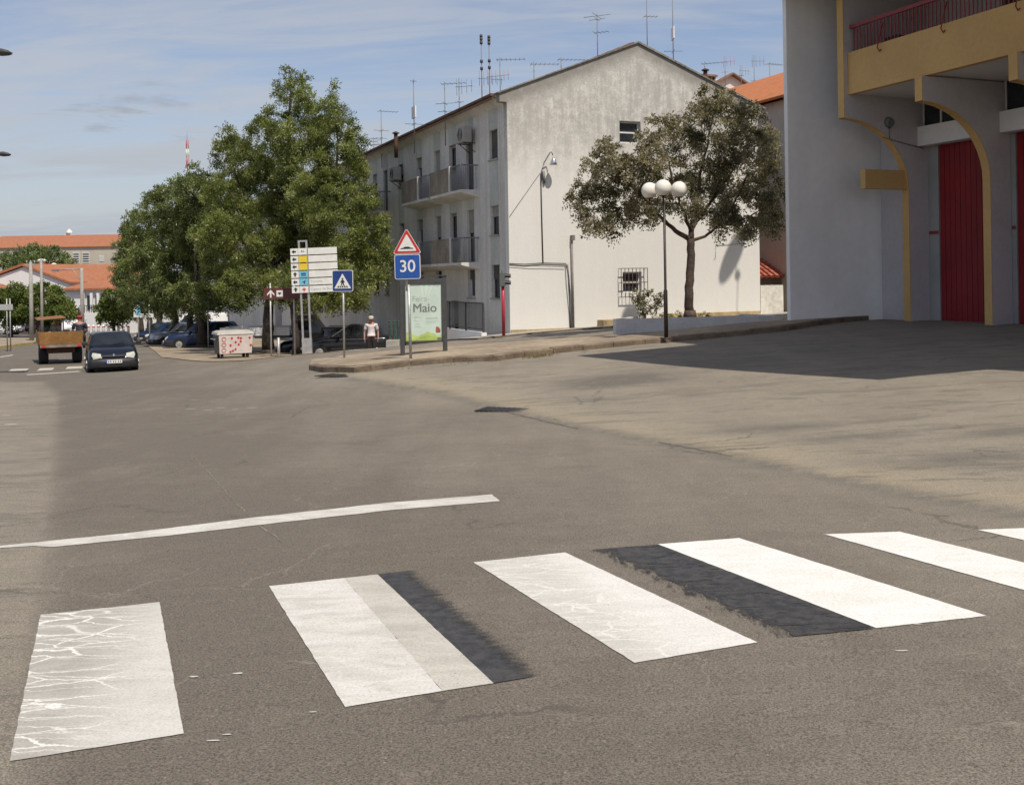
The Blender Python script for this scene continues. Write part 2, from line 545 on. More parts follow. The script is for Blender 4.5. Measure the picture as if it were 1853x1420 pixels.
def gable_mat():
    m = bpy.data.materials.new('stained_render')
    m.use_nodes = True
    nt = m.node_tree
    bs = nt.nodes['Principled BSDF']
    co = nd(nt, 'ShaderNodeTexCoord').outputs['Object']
    s3 = nd(nt, 'ShaderNodeSeparateXYZ', {0: co})
    x, z = s3.outputs[0], s3.outputs[2]
    big = noise(nt, co, .55, 5.0, .6)
    med = noise(nt, co, 2.6, 6.0, .7)
    mp = nd(nt, 'ShaderNodeMapping', {'Vector': co, 'Scale': (3.0, 3.0, .35)}).outputs[0]
    stk = noise(nt, mp, 1.0, 6.0, .65)
    fine = noise(nt, co, 14.0, 4.0, .7)
    up = ramp(nt, mth(nt, 'ADD', z, mth(nt, 'MULTIPLY', big, 2.2)), 6.2, 9.2)
    grime = mth(nt, 'ADD', mth(nt, 'MULTIPLY', med, .38), mth(nt, 'ADD', mth(nt, 'MULTIPLY', stk, .45), mth(nt, 'MULTIPLY', fine, .3)))
    g1 = mth(nt, 'MULTIPLY', ramp(nt, grime, .44, .64), mth(nt, 'ADD', mth(nt, 'MULTIPLY', up, .85), .06))
    c = mixc(nt, g1, (.71, .69, .64), (.33, .315, .285))
    c = mixc(nt, mth(nt, 'MULTIPLY', up, .30), c, (.51, .49, .445))
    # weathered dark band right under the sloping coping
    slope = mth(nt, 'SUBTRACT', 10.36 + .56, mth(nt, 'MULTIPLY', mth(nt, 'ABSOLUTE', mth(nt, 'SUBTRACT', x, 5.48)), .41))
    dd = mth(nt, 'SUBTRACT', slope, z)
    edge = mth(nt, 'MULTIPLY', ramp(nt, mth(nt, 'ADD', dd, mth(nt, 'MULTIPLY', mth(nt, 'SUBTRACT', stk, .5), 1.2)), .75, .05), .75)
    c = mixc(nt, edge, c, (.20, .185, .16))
    # ochre damp at the foot
    ft = mth(nt, 'MULTIPLY', ramp(nt, mth(nt, 'ADD', z, mth(nt, 'MULTIPLY', med, .8)), .75, .2), .3)
    c = mixc(nt, ft, c, (.52, .43, .30))
    nt.links.new(c, bs.inputs['Base Color'])
    bs.inputs['Roughness'].default_value = .9
    bs.inputs['Specular IOR Level'].default_value = .2
    b = nd(nt, 'ShaderNodeBump', {'Height': noise(nt, co, 9.0, 6.0, .7), 'Strength': .35, 'Distance': .02})
    nt.links.new(b.outputs[0], bs.inputs['Normal'])
    return m


def leaf_mat(name, dark, light, trans=.35, flower=None):
    m = bpy.data.materials.new(name)
    m.use_nodes = True
    nt = m.node_tree
    nt.nodes.remove(nt.nodes['Principled BSDF'])
    t = nd(nt, 'ShaderNodeAttribute', attribute_name='tint').outputs['Fac']
    c = mixc(nt, ramp(nt, t, 0.0, .92), dark, light)
    if flower:
        c = mixc(nt, ramp(nt, t, 1.4, 1.6), c, flower)
    d = nd(nt, 'ShaderNodeBsdfDiffuse', {'Color': c})
    tr = nd(nt, 'ShaderNodeBsdfTranslucent', {'Color': mixc(nt, 1.0, c, (1.1, 1.15, .6), 'MULTIPLY')})
    gl = nd(nt, 'ShaderNodeBsdfGlossy', {'Color': (1, 1, 1, 1), 'Roughness': .38})
    a = nd(nt, 'ShaderNodeMixShader', {0: trans, 1: d.outputs[0], 2: tr.outputs[0]})
    b = nd(nt, 'ShaderNodeMixShader', {0: .018, 1: a.outputs[0], 2: gl.outputs[0]})
    nt.links.new(b.outputs[0], nt.nodes['Material Output'].inputs[0])
    return m


def tile_mat(name, c0, c1, scale=5.0):
    m = bpy.data.materials.new(name)
    m.use_nodes = True
    nt = m.node_tree
    bs = nt.nodes['Principled BSDF']
    co = nd(nt, 'ShaderNodeTexCoord').outputs['Object']
    vo = nd(nt, 'ShaderNodeTexVoronoi', {'Vector': co, 'Scale': scale})
    big = noise(nt, co, .6, 4.0, .6)
    f = mth(nt, 'ADD', mth(nt, 'MULTIPLY', nd(nt, 'ShaderNodeSeparateColor', {0: vo.outputs['Color']}).outputs[0], .6), mth(nt, 'MULTIPLY', big, .5), True)
    nt.links.new(mixc(nt, f, c0, c1), bs.inputs['Base Color'])
    bs.inputs['Roughness'].default_value = .85
    return m


def glass_mat(name, col=(.02, .025, .03), rough=.08):
    return pm(name, col, rough, spec=.8, n1=(2.0, .3))


M_road = road_mat()
M_ground = pm('dry_ground', (.22, .185, .135), .95, (.25, .25), (3.0, .2), (20, .4, .02))
M_pave = pm('pavement', (.31, .248, .175), .92, (.5, .22), (5.0, .22), (60, .4, .006))
M_kerb = pm('kerb_stone', (.165, .125, .085), .9, (2.0, .25), (14, .2), (40, .4, .006))
M_concrete = pm('concrete', (.36, .345, .31), .88, (1.5, .15), (12, .12), (40, .3, .005), streak=(2.0, .4, (.2, .18, .15)))
M_white = pm('white_wall', (.73, .72, .70), .85, (.6, .05), (7, .04), (30, .15, .004))
M_wing = pm('wing_wall_white', (.88, .872, .845), .85, (.35, .05), (4, .03), (55, .25, .004), streak=(1.1, .16, (.55, .54, .50)))
M_facade = pm('facade_render', (.66, .635, .59), .9, (.5, .10), (6, .08), (25, .25, .006), streak=(2.2, .45, (.40, .375, .32)))
M_panelgreen = pm('facade_band', (.50, .52, .47), .9, (.8, .12), (8, .08), streak=(2.0, .4, (.34, .34, .29)))
M_gable = gable_mat()
M_ochre = pm('ochre_paint', (.60, .385, .15), .7, (.6, .06), (9, .05), (40, .15, .003), streak=(1.4, .12, (.5, .33, .12)))
M_redpaint = pm('red_rail_paint', (.27, .045, .05), .5, (6, .12))
M_reddoor = pm('red_door', (.235, .013, .018), .45, (.8, .15), (12, .08), spec=.4)
M_shadegrey = pm('shaded_render', (.52, .49, .49), .88, (.8, .06), (9, .05))  # white render of fins and recess, with their shade put into the grey
M_dark = pm('dark_metal', (.03, .028, .028), .5, (8, .2))
M_black = pm('black_rubber', (.015, .015, .016), .8, (10, .2))
M_brownpost = pm('brown_post_paint', (.035, .024, .02), .45, (6, .25))
M_globe = pm('opal_globe', (.80, .755, .66), .22, (3, .04), spec=.6)
M_glass = glass_mat('window_glass')
M_frame = pm('white_frame', (.66, .66, .64), .5, (8, .05))
M_shutter = pm('roller_shutter', (.30, .285, .245), .7, (1.5, .12), (10, .08))
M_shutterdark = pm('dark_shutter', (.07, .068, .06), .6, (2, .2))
M_roof = tile_mat('terracotta_tiles', (.27, .098, .045), (.39, .155, .075), 3.5)
M_roofold = tile_mat('old_brown_tiles', (.13, .075, .05), (.27, .16, .10), 4.0)
M_roofbright = tile_mat('bright_tiles', (.36, .12, .04), (.50, .18, .065), 5.0)
M_cream = pm('cream_wall', (.60, .545, .45), .88, (.6, .08), (6, .05))
M_farwall = pm('far_wall', (.68, .67, .65), .88, (.3, .05))
M_galv = pm('galvanised_steel', (.42, .42, .41), .45, (6, .15), metal=.5)
M_grey = pm('grey_paint', (.17, .175, .175), .5, (5, .12))
M_darkgrey = pm('dark_grey_paint', (.055, .057, .058), .5, (5, .15))
M_signwhite = pm('sign_white', (.72, .71, .67), .45, (4, .06))
M_signblue = pm('sign_blue', (.022, .085, .34), .4, (5, .08))
M_signdkblue = pm('sign_dark_blue', (.02, .05, .20), .4, (5, .08))
M_signred = pm('sign_red', (.50, .035, .035), .4, (5, .08))
M_signbrown = pm('sign_brown', (.11, .035, .03), .5, (5, .1))
M_yellow = pm('sign_yellow', (.70, .52, .05), .45, (5, .05))
M_cyan = pm('sign_cyan', (.18, .48, .62), .45, (5, .05))
M_ink = pm('black_ink', (.02, .02, .02), .6, (6, .1))
M_inkgrey = pm('grey_ink', (.16, .18, .17), .6, (6, .1))
M_inkpale = pm('pale_ink', (.36, .43, .38), .6, (6, .1))
M_poster = pm('poster_mint', (.50, .60, .53), .35, (1.2, .08))
M_posterL = pm('poster_pale', (.56, .65, .58), .35, (1.2, .08))
M_postergreen = pm('poster_green', (.33, .44, .10), .35, (3.0, .15))
M_postergreen2 = pm('poster_green_light', (.42, .52, .18), .35, (3.0, .15))
M_bark = pm('bark', (.055, .042, .032), .95, (4, .3), (18, .35), (14, .8, .02))
M_bark2 = pm('smooth_bark', (.085, .06, .045), .9, (3, .3), (14, .3), (10, .6, .01))
M_steel = pm('pole_concrete', (.33, .31, .28), .85, (2, .15), (10, .1))
M_red = pm('red_pole', (.42, .03, .045), .4, (5, .08))
M_soil = pm('soil', (.13, .10, .065), .95, (2, .3), (14, .3), (20, .6, .02))
M_ochrebase = pm('ochre_plinth', (.40, .30, .165), .9, (1.2, .18), (9, .15))
M_lane = pm('old_lane', (.20, .175, .14), .92, (.4, .2), (4, .18), (70, .4, .006))
M_leaf1 = leaf_mat('leaf_locust', (.078, .098, .028), (.28, .31, .10), .45)
M_leaf2 = leaf_mat('leaf_plane', (.062, .080, .028), (.225, .26, .095), .42)
M_leaf3 = leaf_mat('leaf_bead_tree', (.080, .078, .042), (.32, .285, .18), .42, (.50, .42, .38))
M_leaf4 = leaf_mat('leaf_fresh', (.06, .09, .018), (.18, .22, .055), .35)
M_leaf5 = leaf_mat('leaf_far', (.10, .135, .05), (.19, .23, .09), .35)
M_grass = leaf_mat('dry_grass', (.12, .11, .04), (.28, .24, .10), .3)
M_skin = pm('skin', (.36, .19, .13), .6, (6, .1))
M_navy = pm('navy_car_paint', (.006, .008, .016), .22, (3, .1), spec=.6)
M_blackcar = pm('black_car_paint', (.012, .012, .014), .2, (3, .1), spec=.7)
M_silver = pm('silver_car_paint', (.30, .31, .33), .3, (3, .06), metal=.6)
M_whitecar = pm('white_car_paint', (.68, .68, .67), .35, (3, .04))
M_bluecar = pm('blue_car_paint', (.012, .025, .065), .3, (3, .1))
M_carglass = pm('car_glass', (.012, .016, .018), .06, (2, .3), spec=.9)
M_plastic = pm('dark_plastic', (.028, .028, .03), .55, (6, .15))
M_lamp = pm('headlamp_glass', (.50, .50, .44), .12, (20, .2), spec=.9)
M_amber = pm('amber_lens', (.48, .20, .10), .2, (20, .15), spec=.8)
M_chrome = pm('chrome', (.6, .6, .6), .15, (8, .05), metal=.9)
M_wood = pm('orange_boards', (.36, .185, .06), .7, (1.5, .2), (9, .18), streak=(6, .3, (.25, .11, .03)))
M_rust = pm('rusty_brown', (.075, .034, .022), .8, (4, .3))
M_stripe = paint_mat('road_paint_fresh', (.82, .80, .76), (.74, .72, .66), 0, .10)
M_stripe_old = paint_mat('road_paint_cracked', (.62, .60, .545), (.38, .358, .315), .95, .30, (.30, .95))
M_stripe_mid = paint_mat('road_paint_worn', (.67, .65, .60), (.54, .515, .46), .2, .42)
M_stripe_band = paint_mat('road_paint_faded', (.56, .53, .46), (.46, .43, .37), 0, .35)
M_stripe3 = paint_mat('road_paint_chalky', (.73, .71, .66), (.54, .515, .46), .6, .32, (.25, .8))
M_stopline = paint_mat('road_paint_dirty', (.66, .64, .58), (.50, .475, .42), .3, .35)


def overpaint_mat(name, e0, e1_, stretch, missed=.0):
    """thin black paint over old markings; it thins out towards one brushed side"""
    m = bpy.data.materials.new(name)
    m.use_nodes = True
    nt = m.node_tree
    bs = nt.nodes['Principled BSDF']
    pos = nd(nt, 'ShaderNodeNewGeometry').outputs['Position']
    uv = nd(nt, 'ShaderNodeAttribute', attribute_name='side').outputs['Fac']
    mp = nd(nt, 'ShaderNodeMapping', {'Vector': pos, 'Rotation': (0, 0, -ANG), 'Scale': (stretch[0], stretch[1], 1)}).outputs[0]
    stk = noise(nt, mp, 5.0, 6.0, .7, .2)
    fine = noise(nt, pos, 105.0, 4.0, .8)
    med = noise(nt, pos, 14.0, 4.0, .65)
    t = mth(nt, 'ADD', uv, mth(nt, 'MULTIPLY', mth(nt, 'SUBTRACT', stk, .5), 1.1))
    t = mth(nt, 'ADD', t, mth(nt, 'MULTIPLY', mth(nt, 'SUBTRACT', fine, .5), .75))
    off = ramp(nt, t, e0, e1_)
    # stones that stood proud of the roller
    off = mth(nt, 'MAXIMUM', off, mth(nt, 'MULTIPLY', ramp(nt, fine, .60, .72), .35))
    if missed:
        mp3 = nd(nt, 'ShaderNodeMapping', {'Vector': pos, 'Rotation': (0, 0, .45), 'Scale': (1.6, 7.0, 1)}).outputs[0]
        ms = noise(nt, mp3, 4.0, 4.0, .6, .6)
        off = mth(nt, 'MAXIMUM', off, mth(nt, 'MULTIPLY', ramp(nt, ms, .585, .63), missed))
    c = mixc(nt, ramp(nt, med, .35, .65), (.030, .030, .032), (.062, .058, .055))
    g = mth(nt, 'ADD', mth(nt, 'MULTIPLY', ramp(nt, fine, .3, .7), .8), .6)
    c = mixc(nt, 1.0, c, nd(nt, 'ShaderNodeCombineColor', {0: g, 1: g, 2: g}).outputs[0], 'MULTIPLY')
    nt.links.new(c, bs.inputs['Base Color'])
    bs.inputs['Roughness'].default_value = .62
    b = nd(nt, 'ShaderNodeBump', {'Height': fine, 'Strength': .5, 'Distance': .006})
    nt.links.new(b.outputs[0], bs.inputs['Normal'])
    tb = nd(nt, 'ShaderNodeBsdfTransparent')
    mx = nd(nt, 'ShaderNodeMixShader', {0: off, 1: bs.outputs[0], 2: tb.outputs[0]})
    nt.links.new(mx.outputs[0], nt.nodes['Material Output'].inputs[0])
    return m


M_overpaint = pm('black_overpaint', (.022, .022, .025), .6, (3, .25), (40, .35), (90, .5, .006), spec=.35)

# ------------------------------------------------------------------ ground, road, forecourt
def setstruct(o):
    o['kind'] = 'structure'
    return o


def terrain(name, xs, ys, dz, mat):
    X, Y = np.meshgrid(xs, ys)
    Z = H(X, Y) + dz
    v = np.stack([X, Y, Z], -1).reshape(-1, 3)
    nx = len(xs)
    f = [(r * nx + c, r * nx + c + 1, (r + 1) * nx + c + 1, (r + 1) * nx + c) for r in range(len(ys) - 1) for c in range(nx - 1)]
    me = bpy.data.meshes.new(name)
    me.from_pydata(v.tolist(), [], f)
    me.materials.append(mat)
    o = bpy.data.objects.new(name, me)
    COL.objects.link(o)
    return setstruct(o)


gx = np.r_[-1600, -900, -500, np.linspace(-240, 160, 81), 400, 900, 1600]
gy = np.r_[-400, -120, np.linspace(-60, 280, 86), 500, 900, 1800]
terrain('ground', gx, gy, -.11, M_ground)


def seg_dist(P, poly, closed=False):
    best = np.full(P.shape[0], 1e9)
    n = len(poly)
    for i in range(n if closed else n - 1):
        a = np.array(poly[i][:2])
        b = np.array(poly[(i + 1) % n][:2])
        ab = b - a
        t = np.clip(((P - a) @ ab) / max(ab @ ab, 1e-9), 0, 1)
        best = np.minimum(best, np.hypot(*(P - a - t[:, None] * ab).T))
    return best


def inside(P, poly):
    r = np.zeros(P.shape[0], bool)
    n = len(poly)
    for i in range(n):
        x0, y0 = poly[i][:2]
        x1, y1 = poly[(i + 1) % n][:2]
        c = ((y0 > P[:, 1]) != (y1 > P[:, 1]))
        with np.errstate(divide='ignore', invalid='ignore'):
            xi = (x1 - x0) * (P[:, 1] - y0) / (y1 - y0) + x0
        r ^= c & (P[:, 0] < xi)
    return r


def pxpoly(pts):
    return [tuple(og(u, v)[:2]) for u, v in pts]


fore_edge = pxpoly([(585, 681), (700, 694), (800, 711), (910, 740), (1020, 766), (1200, 800), (1400, 842), (1650, 893), (1853, 930)])
fore_poly = fore_edge + [(12, 4.5), (40, 3), (40, 40), (12, 40), (5, 34), (-5, 29.5)]
sh_edge = pxpoly([(20, 1400), (45, 1180), (62, 1060), (78, 950), (88, 860), (97, 760), (100, 715), (70, 690)])
sh_edge = [(sh_edge[0][0] + .9, sh_edge[0][1] - 2.2)] + sh_edge
sh_poly = sh_edge + [(-40, 33), (-40, 0)]

rows = [1.0]
while rows[-1] < 150:
    rows.append(rows[-1] * 1.0235 + .004)
rows = np.array(rows)
cols = np.concatenate([np.linspace(-1.1, -.56, 24)[:-1], np.linspace(-.56, .6, 180)[:-1], np.linspace(.6, 1.5, 24)])
YY = np.repeat(rows, len(cols))
XX = np.tile(cols, len(rows)) * YY
P = np.c_[XX, YY]
ZZ = H(XX, YY)
inf, ins = inside(P, fore_poly), inside(P, sh_poly)
df, ds = seg_dist(P, fore_edge), seg_dist(P, sh_edge)
sm = lambda t: np.clip(t, 0, 1) ** 2 * (3 - 2 * np.clip(t, 0, 1))
dust = np.zeros(len(P))
dust += np.where(inf, .78, .0)
dust = np.maximum(dust, np.where(~inf, .60 * np.exp(-df / 2.0), 0))
dust = np.maximum(dust, .42 * sm((XX - (-1.0) + .42 * (YY - 3)) / 6.0) * (~ins))
dust = np.where(inf & (df < 1.6), np.maximum(dust, .78 + .42 * (1 - df / 1.6)), dust)
dust = np.maximum(dust, np.where(ins, .70 + .12 * sm(ds / .8), .55 * np.exp(-ds / .10)))
tar = np.zeros(len(P))
tar = np.maximum(tar, .55 * np.exp(-(df / .22) ** 2) * (YY < 24))
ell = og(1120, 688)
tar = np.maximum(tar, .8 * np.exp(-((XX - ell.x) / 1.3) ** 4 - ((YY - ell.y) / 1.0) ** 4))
for (uu, vv, w, hh) in ((1760, 830, 1.1, .45), (1400, 775, 1.0, .35), (1545, 790, .8, .3), (1850, 780, .8, .3)):
    q = og(uu, vv)
    tar = np.maximum(tar, .75 * np.exp(-((XX - q.x) / w) ** 2 - ((YY - q.y) / hh) ** 2))
nc = len(cols)
fi = np.array([(r * nc + c, r * nc + c + 1, (r + 1) * nc + c + 1, (r + 1) * nc + c) for r in range(len(rows) - 1) for c in range(nc - 1)])
cen = P[fi].mean(1)
cf, cs_ = inside(cen, fore_poly), inside(cen, sh_poly)
for nm, sel in (('road', ~cf & ~cs_), ('forecourt', cf), ('dirt_shoulder', cs_ & ~cf)):
    fsel = fi[sel]
    used = np.unique(fsel)
    remap = np.full(len(P), -1)
    remap[used] = np.arange(len(used))
    me = bpy.data.meshes.new(nm)
    me.from_pydata(np.c_[XX, YY, ZZ][used].tolist(), [], remap[fsel].tolist())
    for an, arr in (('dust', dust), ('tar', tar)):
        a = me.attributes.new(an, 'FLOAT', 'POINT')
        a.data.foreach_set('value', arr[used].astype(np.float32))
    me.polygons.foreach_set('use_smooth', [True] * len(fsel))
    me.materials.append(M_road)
    o = bpy.data.objects.new(nm, me)
    COL.objects.link(o)
    setstruct(o)
    if nm == 'road':
        ROAD = o
    if nm == 'forecourt':
        FORE = o


def drape(name, pts, dz, mat, parent=None, step=.25, jitter=.0, attr=None, skirt=0.0, skirt_mat=None, seed=1):
    """a sheet lying on the ground inside the given outline; skirt > 0 gives it a kerb face"""
    r = random.Random(seed)
    out = []
    n = len(pts)
    for i in range(n):
        a, b = Vector(pts[i][:2]), Vector(pts[(i + 1) % n][:2])
        k = max(1, int((b - a).length / step))
        nrm = Vector((-(b - a).y, (b - a).x)).normalized()
        for j in range(k):
            out.append(a.lerp(b, j / k) + nrm * (r.uniform(-jitter, jitter) if j else 0))
    m = len(out)
    xs = [p.x for p in out]
    ys = [p.y for p in out]
    inner = []
    gs = step * 1.6
    A = np.array([[x, y] for x in np.arange(min(xs), max(xs), gs) for y in np.arange(min(ys), max(ys), gs)])
    if len(A):
        po = [tuple(p) for p in out]
        A = A[inside(A, po)]
        if len(A):
            A = A[seg_dist(A, po, True) > gs * .4]
        inner = [Vector(p) for p in A.tolist()]
    res = delaunay_2d_cdt(out + inner, [(i, (i + 1) % m) for i in range(m)], [], 1, 1e-5)
    vv = res[0]
    xa = np.array([v.x for v in vv])
    ya = np.array([v.y for v in vv])
    z = H(xa, ya) + dz
    verts = list(zip(xa.tolist(), ya.tolist(), z.tolist()))
    faces = [tuple(f) for f in res[2]]
    mi = [0] * len(faces)
    if skirt:
        b = len(verts)
        for p in out:
            verts.append((p.x, p.y, h1(p.x, p.y) + dz))
        for p in out:
            verts.append((p.x, p.y, h1(p.x, p.y) + dz - skirt))
        for i in range(m):
            j = (i + 1) % m
            faces.append((b + i, b + j, b + m + j, b + m + i))
            mi.append(1)
    me = bpy.data.meshes.new(name)
    me.from_pydata(verts, [], faces)
    me.materials.append(mat)
    me.materials.append(skirt_mat or mat)
    me.polygons.foreach_set('material_index', mi)
    if attr is not None:
        a, b = Vector(attr[0][:2]), Vector(attr[1][:2])
        d = b - a
        va = [((Vector((x, y)) - a).dot(d) / d.length_squared) for x, y, _ in verts]
        t = me.attributes.new('side', 'FLOAT', 'POINT')
        t.data.foreach_set('value', va)
    bm = bmesh.new()
    bm.from_mesh(me)
    bmesh.ops.recalc_face_normals(bm, faces=bm.faces)
    up = sum(f.normal.z for f in bm.faces)
    if up < 0:
        bmesh.ops.reverse_faces(bm, faces=bm.faces)
    bm.to_mesh(me)
    bm.free()
    o = bpy.data.objects.new(name, me)
    COL.objects.link(o)
    if parent:
        o.parent = parent
    return o


# zebra crossing and stop line
S4 = [og(1190, 985), og(1337, 974), og(1785, 1115), og(1585, 1137)]
lenv = S4[3] - S4[0]
wv = S4[1] - S4[0]
drape('crossing_stripe', pxpoly([(73, 1113), (288, 1090), (332, 1328), (17, 1378)]), .004, M_stripe_old, ROAD, .05, .0022, (og(30, 1240), og(310, 1210)), seed=3)
drape('crossing_stripe', pxpoly([(486, 1061), (622, 1046.5), (800, 1251), (624, 1280)]), .004, M_stripe_mid, ROAD, .05, .0022, (og(540, 1160), og(790, 1130)), seed=4)
drape('crossing_stripe', pxpoly([(622, 1046.5), (683, 1040), (893, 1237), (800, 1251)]), .004, M_stripe_band, ROAD, .05, .0022, (og(700, 1150), og(790, 1130)), seed=5)['label'] = 'faded grey strip along the right of the second stripe'
drape('crossing_stripe', pxpoly([(856, 1018), (1022, 1000), (1370, 1163), (1148, 1200)]), .004, M_stripe3, ROAD, .05, .0022, (og(990, 1100), og(1190, 1080)), seed=6)
drape('crossing_stripe', [tuple(p[:2]) for p in S4], .004, M_stripe, ROAD, .05, .0022, (S4[0], S4[1]), seed=7)
b5 = og(1491, 967)
c5 = og(1628, 962.5)
drape('crossing_stripe', [tuple(p[:2]) for p in (b5, c5, c5 + lenv, b5 + lenv)], .004, M_stripe, ROAD, .05, .0022, (b5, c5), seed=8)
b6 = og(1768, 959)
c6 = b6 + (c5 - b5)
drape('crossing_stripe', [tuple(p[:2]) for p in (b6, c6, c6 + lenv, b6 + lenv)], .004, M_stripe, ROAD, .05, .0022, (b6, c6), seed=9)
drape('stop_line', pxpoly([(-60, 992), (0, 988), (240, 964), (465, 936), (700, 910), (890, 895), (904, 907), (700, 924), (470, 950), (300, 970), (95, 990), (60, 988), (-60, 996)]),
      .004, M_stopline, ROAD, .08, .006, (og(0, 990), og(900, 900)), seed=10)


la = (og(893, 1237) - og(683, 1040)).normalized()
pa = Vector((-la.y, la.x, 0))
if pa.x < 0:
    pa = -pa
q0 = og(788, 1138)
wA = (og(868, 1128) - q0).dot(pa)
cA = [og(893, 1237), og(683, 1040)]
dA = (og(775, 1029) - cA[1])
drape('painted_over_patch', [tuple(p[:2]) for p in (cA[0], cA[1], cA[1] + dA * 1.15, cA[0] + dA * 1.15)], .005, overpaint_mat('black_overpaint_brushed', .50, 1.05, (1.4, 5.0)), ROAD, .1, 0, (q0, q0 + pa * wA), seed=11)
q0 = og(1385, 1062)
lb = (og(1582, 1138) - og(1188, 986)).normalized()
pb_ = Vector((lb.y, -lb.x, 0))
if pb_.x > 0:
    pb_ = -pb_
wB = abs((og(1256, 1076) - q0).dot(pb_))
cB = [og(1582, 1138), og(1188, 986)]
dB = (og(1050, 996.5) - cB[1])
drape('painted_over_patch', [tuple(p[:2]) for p in (cB[0], cB[1], cB[1] + dB, cB[0] + dB)], .005, overpaint_mat('black_overpaint_rolled', .84, 1.06, (5.0, 1.2), .55), ROAD, .1, 0, (q0, q0 + pb_ * wB), seed=12)
r9 = random.Random(3)
# white paint drips and scraps on the asphalt
fl = MB()
for (u, v, a, b) in [(565, 1289, .02, .007), (410, 1330, .018, .006), (385, 1341, .025, .006), (590, 1216, .012, .006), (350, 1225, .02, .01), (430, 1219, .025, .01), (345, 740, .12, .02), (375, 742, .09, .02), (400, 738, .1, .02), (425, 741, .08, .02), (455, 738, .1, .03), (350, 724, .1, .015), (395, 723, .1, .015), (1660, 1130, .02, .006), (1632, 1178, .03, .008), (20, 768, .14, .05), (10, 752, .1, .04)]:
    q = og(u, v)
    fl.face([gz((q.x + a * math.cos(w) * r9.uniform(.7, 1.2), q.y + b * math.sin(w) * r9.uniform(.7, 1.2)), .0045) for w in (0, .9, 1.8, 2.8, 3.7, 4.6, 5.4)], 0)
fl.build('paint_scrap', M_stopline, ROAD)['kind'] = 'stuff'
# crack along the lane joint
def strip(name, pts, w, mat, parent, dz=.003, seed=1):
    r = random.Random(seed)
    P_ = [og(*p) for p in pts]
    fine = []
    for a, b in zip(P_[:-1], P_[1:]):
        k = max(2, int((b - a).length / .08))
        for j in range(k):
            q = a.lerp(b, j / k)
            fine.append(Vector((q.x + r.uniform(-.014, .014), q.y + r.uniform(-.014, .014), 0)))
    mb = MB()
    for a, b in zip(fine[:-1], fine[1:]):
        d = (b - a).normalized()
        nn = Vector((-d.y, d.x, 0)) * w * r.uniform(.4, 1.2)
        mb.face([gz(a + nn, dz), gz(a - nn, dz), gz(b - nn, dz), gz(b + nn, dz)])
    return mb.build(name, mat, parent)


M_crack = pm('crack_fill', (.20, .175, .14), .95, (20, .3))
M_crackd = pm('crack_dark', (.07, .06, .05), .95, (20, .3))
strip('road_crack', [(350, 826), (390, 870), (420, 905), (462, 940)], .006, M_crack, ROAD, seed=2)
strip('road_crack', [(470, 952), (490, 965), (512, 985)], .008, M_crack, ROAD, seed=3)
strip('road_crack', [(250, 870), (310, 855), (350, 828)], .006, M_crack, ROAD, seed=4)
strip('road_crack', [(905, 743), (1010, 768), (1050, 777)], .012, M_crackd, ROAD, seed=5)
strip('road_crack', [(1190, 800), (1270, 815), (1330, 827)], .010, M_crackd, ROAD, seed=6)
# drain and manhole covers
for (u, v, w, hh, a) in ((910, 742, .42, .26, -.4), (612, 680, .5, .3, -.5), (20, 673, .5, .3, .2)):
    q = og(u, v)
    t = MB()
    ca, sa = math.cos(a), math.sin(a)
    n = 9
    for i in range(n):
        x = (-1 + 2 * (i + .5) / n) * w
        c = Vector((q.x + x * ca, q.y + x * sa, q.z + .008))
        t.obox(c, Vector((ca, sa, 0)) * (w / n * .7), Vector((-sa, ca, 0)) * hh, Vector((0, 0, .008)))
    t.build('drain_grate', M_dark, ROAD)

# far crossing stripes, far lane marks
for (p0, p1, p2, p3) in (((20, 668), (52, 667), (45, 672.5), (12, 673.5)), ((72, 666.5), (98, 665.5), (94, 669.5), (66, 671)), ((122, 663.5), (150, 662.5), (148, 666.5), (118, 668)), ((-40, 671), (-6, 669.5), (-14, 675), (-50, 677))):
    drape('crossing_stripe', pxpoly([p0, p1, p2, p3]), .006, M_stripe_band, ROAD, .3, 0)
drape('edge_line', pxpoly([(48, 677.5), (140, 671.5), (148, 672.5), (48, 679)]), .006, M_stripe_band, ROAD, .3, 0)
drape('lane_mark', pxpoly([(0, 645.5), (22, 642), (24, 643.2), (0, 647)]), .008, M_stripe_band, ROAD, .3, 0)

# ------------------------------------------------------------------ pavement island and kerbs
isl = [(560, 669), (585, 674), (640, 674), (700, 668), (760, 660), (830, 655), (900, 653), (980, 642), (1060, 633), (1150, 624), (1230, 617), (1289, 612), (1360, 605), (1427, 598), (1590, 577)]
isl_w = [og(u, v) for u, v in isl]
back_w = [Vector((12.2, 33.3, 0)), Vector((8.2, 31.4, 0)), Vector((5.5, 30.6, 0)), Vector((3.1, 30.2, 0)), Vector((0, 30.0, 0)), Vector((-2.2, 30.4, 0)), Vector((-4.6, 31.2, 0)), Vector((-6.0, 30.4, 0))]
ISL = drape('pavement', [tuple(p[:2]) for p in isl_w + back_w], .13, M_pave, None, .5, .012, skirt=.2, skirt_mat=M_kerb, seed=21)
setstruct(ISL)
